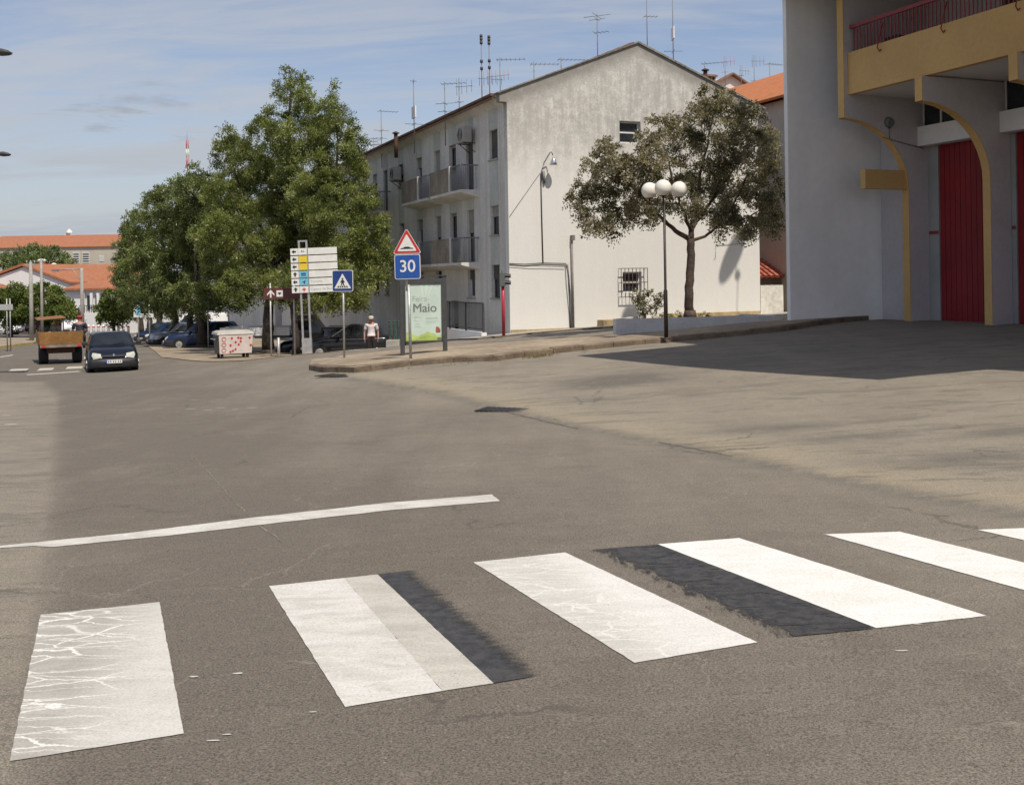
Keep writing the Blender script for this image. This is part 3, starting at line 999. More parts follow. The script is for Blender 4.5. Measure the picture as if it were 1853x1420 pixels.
# kerb stones, each about a metre, laid along the front edge
kp = []
for a, b in zip(isl_w[:-1], isl_w[1:]):
    k = max(1, int((b - a).length / .12))
    kp += [a.lerp(b, i / k) for i in range(k)]
kp.append(isl_w[-1])
acc, cur = 0.0, [kp[0]]
r5 = random.Random(5)
for a, b in zip(kp[:-1], kp[1:]):
    acc += (b - a).length
    cur.append(b)
    if acc > .95:
        p, q = cur[0], cur[-1]
        d = (q - p)
        d.z = 0
        d.normalize()
        nn = Vector((-d.y, d.x, 0))
        p2, q2 = p + d * .012, q - d * .012
        t = MB()
        out = nn * r5.uniform(.012, .03)
        zt = .142 + r5.uniform(-.01, .012)
        ring = lambda e: [gz(e - out, -.08), gz(e - out, zt - .025), gz(e - out + nn * .03, zt), gz(e + nn * .17, zt + .002), gz(e + nn * .17, -.05)]
        t.loft([ring(p2), ring(q2)], 0, False)
        t.build('kerb_stone', M_kerb, ISL)
        acc, cur = 0.0, [b]
# grass tufts in the gutter: one uncountable fringe
def tufts(name, pts, n, hgt, mat, seed, spread=.12):
    r = random.Random(seed)
    mb = MB()
    tint = []
    for i in range(n):
        k = r.randrange(len(pts) - 1)
        q = pts[k].lerp(pts[k + 1], r.random())
        q = gz((q.x + r.gauss(0, spread), q.y + r.gauss(0, spread) - .05))
        a = r.uniform(0, 6.28)
        l = hgt * r.uniform(.4, 1.2)
        w = Vector((math.cos(a), math.sin(a), 0)) * .006
        tip = q + Vector((r.uniform(-.5, .5) * l, r.uniform(-.5, .5) * l, l))
        mb.face([q - w, q + w, tip])
        tint += [r.random()] * 3
    me = mb.mesh(name, mat)
    at_ = me.attributes.new('tint', 'FLOAT', 'POINT')
    at_.data.foreach_set('value', tint)
    o = bpy.data.objects.new(name, me)
    COL.objects.link(o)
    o['kind'] = 'stuff'
    tag(o, 'dry grass tufts growing along the kerb of the pavement', 'grass')
    return o


tufts('gutter_grass', [og(955, 648), og(975, 645), og(1000, 642)], 260, .1, M_grass, 4, .1)
tufts('gutter_grass', [og(600, 676), og(680, 672), og(860, 656)], 160, .05, M_grass, 5, .06)
o = tufts('planter_weeds', [gz((3.6, 31.6)), gz((8.2, 33.6))], 60, .2, M_grass, 6, .3)
bpy.data.objects.remove(o)

# lane between the pavement island and the white building, and the parking pavement beyond the side street
setstruct(drape('back_lane', [(-4.4, 31.6), (-2.2, 30.7), (0, 30.3), (3.0, 30.5), (4.6, 32.4), (10.0, 34.8), (12.0, 34), (13.5, 38), (10, 40.4), (-.6, 35.9), (-4.5, 37.8)], .03, M_lane, None, .7, 0))
wallpave = drape('wall_pavement', [(-1.2, 34.6), (0.2, 35.1), (9.9, 39.2), (13.3, 38.0), (15, 42), (10.5, 41.9), (-.1, 37.3), (-3.5, 39.0)], .09, M_concrete, None, .7, 0, skirt=.1, skirt_mat=M_kerb)
setstruct(wallpave)
kb = [(440, 661), (470, 655.5), (500, 650), (560, 642.5), (640, 635), (722, 629.5), (800, 622), (860, 617), (915, 613)]
kb_w = [at(u, v, d) for (u, v), d in zip(kb, (35.4, 36, 36.6, 37.4, 38.2, 38.9, 37.6, 36.4, 35.4))]
park = [tuple(p[:2]) for p in kb_w] + [(-1.2, 36.6), (-8.5, 52), (-22, 85), (-33, 84), (-27.5, 72), (-21.5, 60), (-17.5, 50), (-14.8, 43)]
PK = drape('parking_pavement', park, .03, M_pave, None, 1.0, .02, skirt=.12, skirt_mat=M_kerb)
setstruct(PK)
t = MB()
for a, b in zip(kb_w[:-1], kb_w[1:]):
    d = (b - a)
    d.z = 0
    n = Vector((-d.y, d.x, 0)).normalized()
    zz = lambda p, k: Vector((p.x, p.y, p.z + k))
    t.loft([[zz(a, -.3), zz(a, .02), zz(a + n * .22, .03), zz(a + n * .22, -.9)], [zz(b, -.3), zz(b, .02), zz(b + n * .22, .03), zz(b + n * .22, -.9)]], 0, False)
tag(t.build('low_kerb_wall', M_concrete), 'low pale kerb wall along the far side of the side street', 'kerb wall')

# ------------------------------------------------------------------ white apartment building with the stained gable
O_G = at(923, 606, 37.0)
G = thing('apartment_building', 'three storey white apartment building with stained gable wall and shaded balconied street front', 'building', O_G, ANG)
ZB = -O_G.z                      # local z of eye level 0 -> world z = local - ZB
L = lambda z: z - O_G.z          # world height to local height
GW, LEN = 10.95, 46.0
EAV, RID = L(8.12), L(10.40)
t = MB()
# gable wall with two window openings (built as pieces round the openings)
w1 = (4.62, 5.54, L(6.56), L(7.40))
w0 = (4.66, 5.48, L(.86), L(1.66))


def wallgrid(mb, xs0, xs1, zs0, zs1, holes, y0, y1, mi=0):
    xs = sorted(set([xs0, xs1] + [h[0] for h in holes] + [h[1] for h in holes]))
    zs = sorted(set([zs0, zs1] + [h[2] for h in holes] + [h[3] for h in holes]))
    for i in range(len(xs) - 1):
        for j in range(len(zs) - 1):
            mx, mz = (xs[i] + xs[i + 1]) / 2, (zs[j] + zs[j + 1]) / 2
            if any(h[0] < mx < h[1] and h[2] < mz < h[3] for h in holes):
                continue
            mb.box(xs[i], xs[i + 1], y0, y1, zs[j], zs[j + 1], mi)


wallgrid(t, 0, GW, -1.2, EAV - .25, [w1, w0], 0, .3)
t.prism([(-.28, 0, EAV - .25), (GW + .28, 0, EAV - .25), (GW + .28, 0, EAV + .08), (GW / 2, 0, RID), (-.28, 0, EAV + .06)], (0, .3, 0))
t.build('gable_wall', M_gable, G)
t = MB()
t.beam((-.36, .14, EAV + .06), (GW / 2, .14, RID + .03), .42, .05)
t.beam((GW + .36, .14, EAV + .06), (GW / 2, .14, RID + .03), .42, .07)
t.build('coping', pm('old_coping', (.21, .195, .165), .95, (2, .3), (9, .3)), G)
# street front: wall in strips so that the windows are real recesses
cols_w = [(1.35, 'w'), (3.92, 'd'), (5.93, 'w'), (7.93, 'd'), (10.5, 'w'), (13.4, 's'), (16.1, 'd'), (18.1, 'w'), (20.1, 'd'), (22.7, 'w'), (25.3, 'w'), (27.9, 'd'), (29.9, 'w'), (31.9, 'd'), (34.5, 'w'), (37.4, 's'), (40.1, 'd'), (42.1, 'w'), (44.3, 'w')]
holes = []
wins = []
for (yc, k) in cols_w:
    for fl_, (z0, z1) in enumerate(((.75, 2.0), (3.12, 4.22), (5.95, 7.05))):
        if k == 'd' and fl_ > 0:
            z0 -= .95
        if k == 's' and fl_ == 0:
            z0, z1 = -1.9, .45
        if k == 'w' and abs(yc - 5.93) < .1 and fl_ == 0:
            z0, z1 = -1.6, .6
        hw = .40 if k != 'w' else .42
        holes.append((yc - hw, yc + hw, L(z0), L(z1)))
        wins.append((yc, hw, L(z0), L(z1), k, fl_))
t = MB()
ys = sorted(set([.3, LEN] + [h[0] for h in holes] + [h[1] for h in holes]))
for i in range(len(ys) - 1):
    my = (ys[i] + ys[i + 1]) / 2
    hs = sorted([h for h in holes if h[0] < my < h[1]], key=lambda h: h[2])
    z = -4.5
    for h in hs:
        t.box(.0, .3, ys[i], ys[i + 1], z, h[2])
        z = h[3]
    t.box(.0, .3, ys[i], ys[i + 1], z, EAV - .1)
t.build('street_wall', M_facade, G)
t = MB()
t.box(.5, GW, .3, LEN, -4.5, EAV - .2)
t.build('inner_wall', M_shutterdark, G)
# raised pale piers between the darker window bands
for (yc, k) in cols_w:
    for z0, z1 in ((L(2.0), L(3.12) - (.95 if k == 'd' else 0)), (L(4.22), L(5.95) - (.95 if k == 'd' else 0)), (L(7.05), EAV - .12)):
        MB().box(-.012, .0, yc - .44, yc + .44, z0 + .004, z1 - .004).build('window_band', M_panelgreen, G)
rw = random.Random(12)
for (yc, hw, z0, z1, k, fl_) in wins:
    fr = MB()
    for a, b, c, d in ((yc - hw, yc - hw + .05, z0, z1), (yc + hw - .05, yc + hw, z0, z1), (yc - hw + .05, yc + hw - .05, z1 - .06, z1), (yc - hw + .05, yc + hw - .05, z0, z0 + .06)):
        fr.box(.14, .2, a, b, c, d)
    w = fr.build('window' if not (k == 's' and fl_ == 0) else 'door', M_shutterdark if rw.random() < .5 else M_frame, G)
    MB().box(.17, .19, yc - hw + .05, yc + hw - .05, z0 + .06, z1 - .06).build('pane', M_glass, w)
    q = rw.random()
    drop = (1.0 if q < .35 else .45 if q < .7 else .12) * (z1 - z0)
    if yc < 2 and fl_ == 2:
        drop = z1 - z0
    if yc < 2 and fl_ == 1:
        drop = .4 * (z1 - z0)
    if k == 's' and fl_ == 0:
        continue
    sh = MB()
    ns = int(drop / .06)
    for i in range(ns):
        sh.box(.10, .125 + .008 * (i % 2), yc - hw + .02, yc + hw - .02, z1 - (i + 1) * .06 + .004, z1 - i * .06)
    if ns:
        sh.build('shutter', M_shutter if rw.random() < .55 else M_shutterdark, w)
    MB().box(-.06, .14, yc - hw - .05, yc + hw + .05, z0 - .05, z0).build('sill', M_concrete, w)
# balconies: solid parapet panel, post and railed end
M_balc = pm('stained_parapet', (.28, .24, .19), .92, (1.2, .2), (7, .15), streak=(5, .7, (.15, .125, .095)))
for (ya, yb) in ((3.0, 6.75), (7.15, 10.85), (15.2, 19.0), (19.3, 23.0), (27.0, 30.8), (31.1, 34.8), (39.2, 43.0)):
    for zf in (L(2.13), L(4.95)):
        b = MB()
        b.prism([(-.75, 0, zf), (-.75, 0, zf - .10), (0, 0, zf - .28), (0, 0, zf)], (0, yb - ya, 0))
        bo = b.build('balcony', M_facade, G)
        bo.location = (0, ya, 0)
        split = ya + 1.35
        p = MB()
        p.box(-.75, -.67, split - ya, yb - ya, zf + .002, zf + .98)
        p.box(-.67, 0, yb - ya - .08, yb - ya, zf + .002, zf + .98)
        p.build('parapet', M_balc, bo)
        p = MB()
        p.box(-.76, -.66, split - ya - .12, split - ya, zf + .002, zf + 1.02)
        p.build('post', M_facade, bo)
        rl = MB()
        rl.box(-.73, -.69, .02, split - ya - .12, zf + .93, zf + .98)
        rl.box(-.67, 0, .0, .04, zf + .93, zf + .98)
        k = 11
        for i in range(k):
            yy = .03 + (split - ya - .16) * i / (k - 1)
            rl.box(-.72, -.705, yy - .008, yy + .008, zf + .04, zf + .93)
        for i in range(8):
            xx = -.67 + .67 * i / 8
            rl.box(xx - .008, xx + .008, .012, .028, zf + .04, zf + .93)
        rl.build('railing', M_grey, bo)
# eaves, roof
t = MB()
t.prism([(-.34, 0, EAV - .02), (-.34, 0, EAV + .1), (.3, 0, EAV + .1), (.0, 0, EAV - .3)], (0, LEN - .3, 0))
e = t.build('cornice', M_facade, G)
e.location = (0, .31, 0)
t = MB()
sl = (RID - EAV) / (GW / 2)
n = 26
zo = -.06
for s_, x0 in ((1, -.42), (-1, GW + .42)):
    rows_ = []
    for i in range(n + 1):
        x = x0 + (GW / 2 - x0) * i / n
        z = EAV + (abs(x - x0)) * sl * 1.0 + zo + (.03 if i % 2 else 0)
        rows_.append((x, z))
    t.loft([[(x, .32, z) for x, z in rows_] + [(rows_[-1][0], .32, rows_[-1][1] - .1), (x0, .32, EAV + zo - .06)],
            [(x, LEN, z) for x, z in rows_] + [(rows_[-1][0], LEN, rows_[-1][1] - .1), (x0, LEN, EAV + zo - .06)]], 0, False)
t.build('roof', M_roofold, G)
t = MB()
t.box(-.5, -.36, .32, LEN, EAV + .0, EAV + .09)
t.build('gutter', pm('rusty_gutter', (.14, .075, .05), .8, (1.5, .3)), G)
# far side wall, plinth, gable windows
t = MB()
t.box(GW - .3, GW, .3, LEN, -2, EAV - .1)
t.build('rear_wall', M_white, G)
t = MB()
t.box(.02, 3.4, -.04, 0, -.6, L(-.38))
t.box(3.55, 6.3, -.5, 0, -.3, L(-.12))
t.box(6.3, 10.92, -.06, 0, -.3, L(.02))
t.build('plinth', M_ochrebase, G)


def window_y(par, x0, x1, z0, z1, y=.16, mull=True, mat=M_frame):
    fr = MB()
    fr.box(x0, x0 + .06, y, y + .07, z0, z1)
    fr.box(x1 - .06, x1, y, y + .07, z0, z1)
    fr.box(x0 + .06, x1 - .06, y, y + .07, z1 - .06, z1)
    fr.box(x0 + .06, x1 - .06, y, y + .07, z0, z0 + .06)
    if mull:
        fr.box(x0 + .06, x1 - .06, y + .005, y + .06, (z0 + z1) / 2 - .03, (z0 + z1) / 2 + .03)
    w = fr.build('window', mat, par)
    MB().box(x0 + .06, x1 - .06, y + .03, y + .04, z0 + .06, z1 - .06).build('pane', M_glass, w)
    return w


window_y(G, *w1)
wl = window_y(G, *w0)
gr = MB()
x0, x1, z0, z1 = 4.48, 5.62, L(.70), L(1.80)
for i in range(8):
    x = x0 + (x1 - x0) * i / 7
    gr.box(x - .01, x + .01, -.22, -.2, z0, z1)
for z in (z0, (z0 + z1) / 2, z1 - .02):
    gr.box(x0, x1, -.225, -.195, z, z + .025)
    for x in (x0, x1 - .02):
        gr.box(x, x + .02, -.2, 0, z, z + .02)
gr.build('window_grille', pm('rusty_bars', (.11, .075, .055), .7, (8, .3)), G)
# conduits and cables on the gable
MB().tube([(.0, -.03, L(2.02)), (.6, -.04, L(1.99)), (1.3, -.035, L(2.03)), (2.25, -.04, L(2.0))], .018, 6).build('cable', M_dark, G)
MB().tube([(.0, -.06, L(1.98)), (.8, -.07, L(1.93)), (1.6, -.06, L(1.9)), (2.2, -.06, L(1.88))], .010, 6).build('cable', M_dark, G)
MB().tube([(1.3, -.03, L(5.3)), (1.31, -.03, L(3.5)), (1.33, -.03, L(2.02))], .022, 6).build('cable', M_dark, G)
MB().tube([(2.25, -.05, L(1.98)), (2.3, -.18, L(1.5)), (2.38, -.06, L(.2)), (2.4, -.04, L(-.45))], .022, 6).build('cable', M_dark, G)
MB().tube([(2.33, -.04, L(1.98)), (2.4, -.1, L(.8)), (2.44, -.04, L(-.45))], .012, 6).build('cable', M_dark, G)
MB().tube([(10.05, -.02, L(2.72)), (8.85, -.02, L(2.66)), (8.82, -.02, L(2.15)), (8.75, -.03, L(2.1))], .008, 5).build('cable', M_dark, G)

cab = MB()
cab.tube([(2.52, -.06, L(-.5)), (2.5, -.06, L(2.9))], .042, 10)
cab.box(2.46, 2.58, -.18, -.02, L(2.86), L(3.05))
cab.build('riser_pipe', pm('grey_pipe', (.20, .18, .165), .6, (3, .2)), G)
cab = MB()
cab.tube([(.03, -.02, L(3.72)), (1.27, -.02, L(5.33))], .008, 5)
cab.tube([(1.42, -.05, L(4.95)), (1.4, -.05, L(5.4))], .05, 8)
cab.build('stay_wire', M_grey, G)
# fence in front of the ground floor, on its low white wall
fe = thing('railing', 'grey metal railing on a low white wall below the shaded street front', 'railing', O_G, ANG)
t = MB()
t.box(-1.25, -1.05, -.35, 7.0, -.5, L(-.42))
t.build('low_wall', M_white, fe)
fp = MB()
for i in range(5):
    y = -.3 + i * 1.8
    fp = MB()
    fp.box(-1.18, -1.12, y - .03, y + .03, L(-.42), L(.62))
    fp.build('post', M_darkgrey, fe)
fp = MB()
fp.box(-1.17, -1.13, -.3, 6.95, L(.60), L(.64))
fp.box(-1.165, -1.135, -.3, 6.95, L(-.33), L(-.30))
fp.build('rail', M_darkgrey, fe)
fp = MB()
for i in range(72):
    y = -.2 + i * .1
    fp.box(-1.158, -1.142, y - .006, y + .006, L(-.3), L(.60))
fp.build('bar', M_darkgrey, fe)['kind'] = 'stuff'


def ac_unit(y0, z0, label):
    a = thing('air_conditioner', label, 'air conditioner', O_G + E2 * y0 + Vector((0, 0, z0)), ANG, 'air conditioners on the street front')
    MB().box(-.55, -.18, 0, .85, .0, .62).build('casing', pm('ac_casing', (.36, .355, .33), .6, (3, .1)), a, .02)
    g = MB()
    c = Vector((-.556, .33, .31))
    for rr in (.07, .14, .2, .255):
        pts = [c + Vector((0, rr * math.cos(k * math.pi / 8), rr * math.sin(k * math.pi / 8))) for k in range(17)]
        g.tube(pts, .008, 5)
    g.build('fan_grille', M_darkgrey, a)
    b = MB()
    for y in (.12, .7):
        b.beam((-.5, y, -.02), (0, y, -.02), .035, .035)
        b.beam((-.42, y, -.04), (0, y, -.38), .025, .025)
    b.build('bracket', M_darkgrey, a)
    return a


ac_unit(3.15, L(6.82), 'air conditioner nearest the gable, high up under the eaves')
ac_unit(12.75, L(6.25), 'air conditioner farther along the street front beyond the balconies')

# bracket lamp on the gable
bl = thing('wall_lamp', 'wall lamp with bell shaped white shade on a bent arm on the gable', 'lamp', O_G + E1 * 1.3 + Vector((0, 0, L(5.0))), ANG)
t = MB()
t.tube([(0, -.06, 0), (.02, -.06, .40), (.09, -.14, .70), (.25, -.30, 1.04), (.30, -.34, 1.08), (.34, -.36, .95)], .022, 8)
t.build('arm', M_grey, bl)
t = MB()
t.lathe((.36, -.37, .60), [(.02, .28), (.05, .26), (.08, .19), (.115, .10), (.15, .0), (.14, .0), (.05, .18)], 18)
t.build('shade', M_chrome, bl)

# ------------------------------------------------------------------ second block down the street and buildings behind
def block(label, loc, ang, wx, ly, z0, ze, zr, mwall, mroof, cols_, floors, name='apartment_building'):
    b = thing(name, label, 'building', loc, ang)
    MB().box(0, wx, 0, ly, z0, ze).build('wall', mwall, b)
    t = MB()
    t.loft([[(-.4, -.3, ze), (wx / 2, -.3, zr), (wx + .4, -.3, ze), (wx + .4, -.3, ze + .12), (wx / 2, -.3, zr + .14), (-.4, -.3, ze + .12)],
            [(-.4, ly + .3, ze), (wx / 2, ly + .3, zr), (wx + .4, ly + .3, ze), (wx + .4, ly + .3, ze + .12), (wx / 2, ly + .3, zr + .14), (-.4, ly + .3, ze + .12)]], 0, False)
    t.prism([(0.02, 0.02, ze - .01), (wx - .02, 0.02, ze - .01), (wx / 2, 0.02, zr - .03)], (0, ly - .04, 0))
    t.build('roof', mroof, b)
    for y in cols_:
        for (za, zb) in floors:
            w = MB().box(-.03, .02, y - .5, y + .5, za, zb).build('window', M_frame, b)
            MB().box(-.04, -.02, y - .42, y + .42, za + .08, zb - .08).build('pane', M_glass, w)
    return b


b2p = O_G + E2 * 49
block('white apartment block half hidden behind the street trees', b2p, ANG, 10.9, 40, -4.5, L(7.9), L(10.0), M_facade, M_roofold, [2 + 2.7 * i for i in range(14)], [(L(.4), L(1.6)), (L(3.0), L(4.2)), (L(5.8), L(7.0))])
cp = O_G + E1 * 14.3 + E2 * 1.2
cb = block('cream building with bright orange tiled roof behind the bead tree', cp, ANG, 9, 20, -1, L(9.15), L(11.6), M_cream, M_roofbright, [4.9, 8.5, 12.0], [(L(1.55), L(2.75)), (L(5.0), L(6.2))])
# gabled house with a pierced chimney peeping over the roof
cc = at(1340, 300, 64)
hb = thing('house', 'pale gabled house whose peak and pierced chimney show over the roof slope', 'building', (cc.x - 4, cc.y, 0), ANG)
t = MB()
pk = at(1344, 138, 66).z
t.prism([(-1, 0, 0), (8.2, 0, 0), (8.2, 0, pk - 2.1), (4.1, 0, pk), (-1, 0, pk - 2.4)], (0, 9, 0))
t.build('wall', pm('pale_pink_wall', (.66, .60, .54), .9, (1, .06)), hb)
t = MB()
t.beam((8.5, -.15, pk - 2.2), (4.1, -.15, pk + .06), .4, .1)
t.beam((-1.3, -.15, pk - 2.6), (4.1, -.15, pk + .06), .4, .1)
t.build('verge', M_roofold, hb)
t = MB()
t.box(2.15, 3.25, .4, 1.2, pk - 1.2, pk - .45)
ch = t.build('chimney', M_cream, hb)
t = MB()
for i in range(5):
    t.box(2.15 + i * .25, 2.25 + i * .25, .4, 1.2, pk - .448, pk - .1)
t.box(2.05, 3.35, .3, 1.3, pk - .1, pk + .02)
t.build('cowl', M_roofold, ch)
# low outbuilding with a tiled roof, its wall and fence, right of the gable
ob = thing('outbuilding', 'low brown outbuilding with red tiled roof between the gable and the white wing wall', 'building', O_G + E1 * 11.4 + E2 * 3.0, ANG)
MB().box(0, 3.6, 0, 3, -.4, L(1.35)).build('wall', pm('brown_plaster', (.20, .145, .115), .9, (1, .15)), ob)
t = MB()
rows_ = 5
for j in range(13):
    for i in range(rows_):
        x = -.15 + j * .3
        y0 = -.25 + i * .32
        z = L(1.38) + i * .155
        t.tube([(x, y0, z), (x, y0 + .36, z + .17)], [.085, .07], 6)
t.box(-.2, 3.8, -.2, 1.4, L(1.36), L(1.38))
tr_ = t.build('roof', tile_mat('red_curved_tiles', (.30, .06, .035), (.50, .17, .11), 4), ob)
tr_['kind'] = 'stuff'
t = MB()
t.prism([(-.05, 1.35, L(1.38)), (-.05, 1.35, L(2.1)), (2.0, 1.35, L(2.0)), (3.8, 1.35, L(1.6)), (3.8, 1.35, L(1.38))], (0, .2, 0))
t.build('parapet', M_farwall, ob)
ow = thing('iron_fence', 'thin dark iron fence standing above the red tiled outbuilding roof', 'fence', O_G + E1 * 11.2 + E2 * 5.2, ANG)
for i in range(14):
    MB().box(i * .25 - .012, i * .25 + .012, -.012, .012, L(1.4), L(2.65)).build('bar', M_dark, ow)
MB().box(-.1, 3.4, -.015, .015, L(2.45), L(2.49)).build('rail', M_dark, ow)
MB().box(.75, .9, -.9, -.75, L(-.1), L(2.3)).build('post', M_dark, ow)
lw = MB()
lw.box(GW + .01, GW + 1.12, -.02, .28, -.2, L(1.04))
o = lw.build('garden_wall', pm('mouldy_white', (.66, .63, .55), .9, (1.5, .12), (6, .12), streak=(3, .5, (.35, .31, .24))))
o.location = O_G
o.rotation_euler = (0, 0, ANG)
tag(o, 'low mouldy white wall joined to the right end of the gable', 'wall')

# ------------------------------------------------------------------ fire station
A0 = at(1637, 581, 31.0)
FS = thing('fire_station', 'fire station with ochre edged arched fins, red doors and a big white wing wall', 'building', Vector((A0.x, A0.y, 0)), ANG)
TH = .25
BAY = 3.0
Z0 = -.35


def fin(y, zbot_out, ztop, hi_top, name='fin'):
    """arched concrete fin: slim column below, overhanging blade above, ochre on its outer edge"""
    prof = [(.75, Z0), (0, Z0), (0, 3.7)]
    for i in range(13):
        a = math.pi / 2 * i / 12
        prof.append((-2.39 * (1 - math.cos(a)), 4.0 + 2.03 * math.sin(a)))
    prof += [(-2.39, ztop), (.75, ztop)]
    t = MB()
    t.prism([(x, y - TH, z) for x, z in prof], (0, TH, 0))
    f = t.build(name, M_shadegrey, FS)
    e = MB()
    ed = prof[1:-1]
    for (x0, z0), (x1, z1) in zip(ed[:-1], ed[1:]):
        d = Vector((x1 - x0, 0, z1 - z0)).normalized()
        nn = Vector((-d.z, 0, d.x)) if True else None
        if nn.x > 0 and abs(d.z) > .7:
            nn = -nn
        if abs(d.z) <= .7 and nn.z > 0:
            nn = -nn
        a, b = Vector((x0, 0, z0)), Vector((x1, 0, z1))
        o_ = nn * .02
        ya, yb = y - TH - .004, y + .004
        e.face([(a.x + o_.x, ya, a.z + o_.z), (b.x + o_.x, ya, b.z + o_.z), (b.x + o_.x, yb, b.z + o_.z), (a.x + o_.x, yb, a.z + o_.z)])
        e.face([(a.x + o_.x, ya, a.z + o_.z), (b.x + o_.x, ya, b.z + o_.z), (b.x, ya, b.z), (a.x, ya, a.z)])
        e.face([(a.x + o_.x, yb, a.z + o_.z), (b.x + o_.x, yb, b.z + o_.z), (b.x, yb, b.z), (a.x, yb, a.z)])
    e.build('ochre_edge', M_ochre, f)
    return f


fin(0, 6.0, 9.9, True)
for i in range(1, 5):
    fin(-BAY * i, 6.0, 6.68, False)
# wing wall, stub beam
t = MB()
t.box(-3.30, .75, 1.2, 1.36, Z0, 9.9)
t.build('wing_wall', M_wing, FS)
t = MB()
t.box(-1.62, -.03, -.2, .0, 3.98, 4.55)
t.build('stub_beam', M_ochre, FS)
t = MB()
t.box(.25, .75, .02, 1.19, Z0, 9.9)
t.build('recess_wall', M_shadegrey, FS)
# fascia and balcony
t = MB()
t.box(-2.25, -2.05, -BAY * 6.5, -TH - .01, 6.7, 7.92)
t.build('fascia', M_ochre, FS)
t = MB()
t.box(-2.05, .75, -BAY * 6.5, -TH - .01, 6.72, 7.1)
t.build('balcony_slab', M_white, FS)
t = MB()
t.box(.76, 9.0, -BAY * 6.5, 1.19, 6.7, 9.9)
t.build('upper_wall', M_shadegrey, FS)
t = MB()
t.box(-3.7, 9.2, -BAY * 6.5, 1.55, 9.95, 10.28)
t.build('roof_slab', M_concrete, FS)  # unseen roof, its overhang shaped to keep the wing wall in shade
# railing
MB().box(-2.2, -2.12, -BAY * 6, -TH - .03, 8.62, 8.72).build('handrail', M_redpaint, FS)
rb = MB().box(-2.17, -2.145, -.0125, .0125, 7.93, 8.62)
me = rb.mesh('railing_bar', M_redpaint)
for i in range(76):
    o = bpy.data.objects.new('railing_bar', me)
    COL.objects.link(o)
    o.parent = FS
    o.location = (0, -.42 - i * .135, 0)
br = MB()
br.tube([(-2.16, 0, 8.5), (-2.3, 0, 8.1), (-2.38, 0, 7.78), (-2.30, 0, 7.68), (-2.25, 0, 7.74)], .018, 6)
me = br.mesh('rail_bracket', pm('rust_red', (.22, .05, .03), .7, (6, .2)))
for y in (-1.6, -3.9, -6.2, -8.5):
    o = bpy.data.objects.new('rail_bracket', me)
    COL.objects.link(o)
    o.parent = FS
    o.location = (0, y, 0)
# balcony openings with pale posts and low white panels
for i in range(4):
    y1 = -3.1 - i * 2.6
    dr = MB().box(.70, .757, y1 - 2.2, y1, 7.1, 9.6).build('balcony_door', pm('dark_timber', (.055, .03, .03), .5, (3, .2)), FS)
    MB().box(.68, .70, y1 - 2.0, y1 - .2, 8.1, 9.4).build('pane', M_glass, dr)
    pn = MB()
    for k in range(6):
        pn.box(.66, .70, y1 - 2.05 + k * .32, y1 - 1.85 + k * .32, 7.45, 7.75)
    pn.build('louvre', M_frame, dr)
    MB().box(-.35, -.2, y1 - 2.45, y1 - 2.3, 7.1, 9.9).build('balcony_post', M_white, FS)
bx = MB().box(-1.5, -1.05, -1.45, -.95, 7.1, 8.25).build('storage_box', M_dark)
bx.location = (A0.x, A0.y, 0)
bx.rotation_euler = (0, 0, ANG)
tag(bx, 'dark box standing behind the red railing near the end fin', 'box')
# bays: lintel, clerestory, door of vertical panels
for i in range(5):
    ya, yb = -BAY * i - TH, -BAY * (i + 1)
    MB().box(.35, .75, yb + .01, ya - .01, 5.28, 5.86).build('lintel', M_white, FS)
    MB().box(.78, .95, yb + .0, ya, 6.68, 6.72).build('ceiling_strip', M_white, FS)
    fr = MB()
    for k in range(5):
        y = yb + (ya - yb) * k / 4
        fr.box(.60, .66, y - .03, y + .03, 5.86, 6.72)
    w = fr.build('clerestory_window', M_frame, FS)
    MB().box(.63, .64, yb + .03, ya - .03, 5.86, 6.72).build('pane', M_glass, w)
    p_ = MB()
    jw = .40 if i == 0 else .16
    p_.box(.76, .92, ya - jw, ya, Z0, 5.27)
    p_.build('jamb', pm('jamb_grey', (.34, .335, .325), .85, (1, .08)), FS)
    MB().box(.745, .76, ya - jw + .02, ya - .02, 2.62, 2.72).build('latch_bar', M_redpaint, FS)
    npan = 12
    w_ = (ya - jw - .01 - yb) / npan
    dm = None
    for k in range(npan):
        y = yb + w_ * k
        t = MB()
        t.box(.80, .84 + .012 * (k % 2), y + .008, y + w_ - .008, Z0, 5.27)
        o = t.build('door_panel', M_reddoor, FS)
    MB().box(.86, .9, yb, ya - jw - .01, Z0, 5.27).build('door_backing', M_dark, FS)
# alarm bell and its conduit on the end fin
t = MB()
t.tube([(-.75, -TH, 5.95), (-.75, -TH - .12, 5.95)], [.17, .12], 14)
t.tube([(-.75, -TH - .12, 5.95), (-.75, -TH - .17, 5.95)], [.05, .04], 10)
t.build('alarm_bell', M_grey, FS)
t = MB()
t.tube([(-1.02, -TH - .02, 5.50), (.6, -TH - .02, 5.22)], .015, 6)
t.tube([(-.75, -TH - .02, 5.8), (-.74, -TH - .02, 5.46)], .012, 6)
t.build('conduit', M_grey, FS)
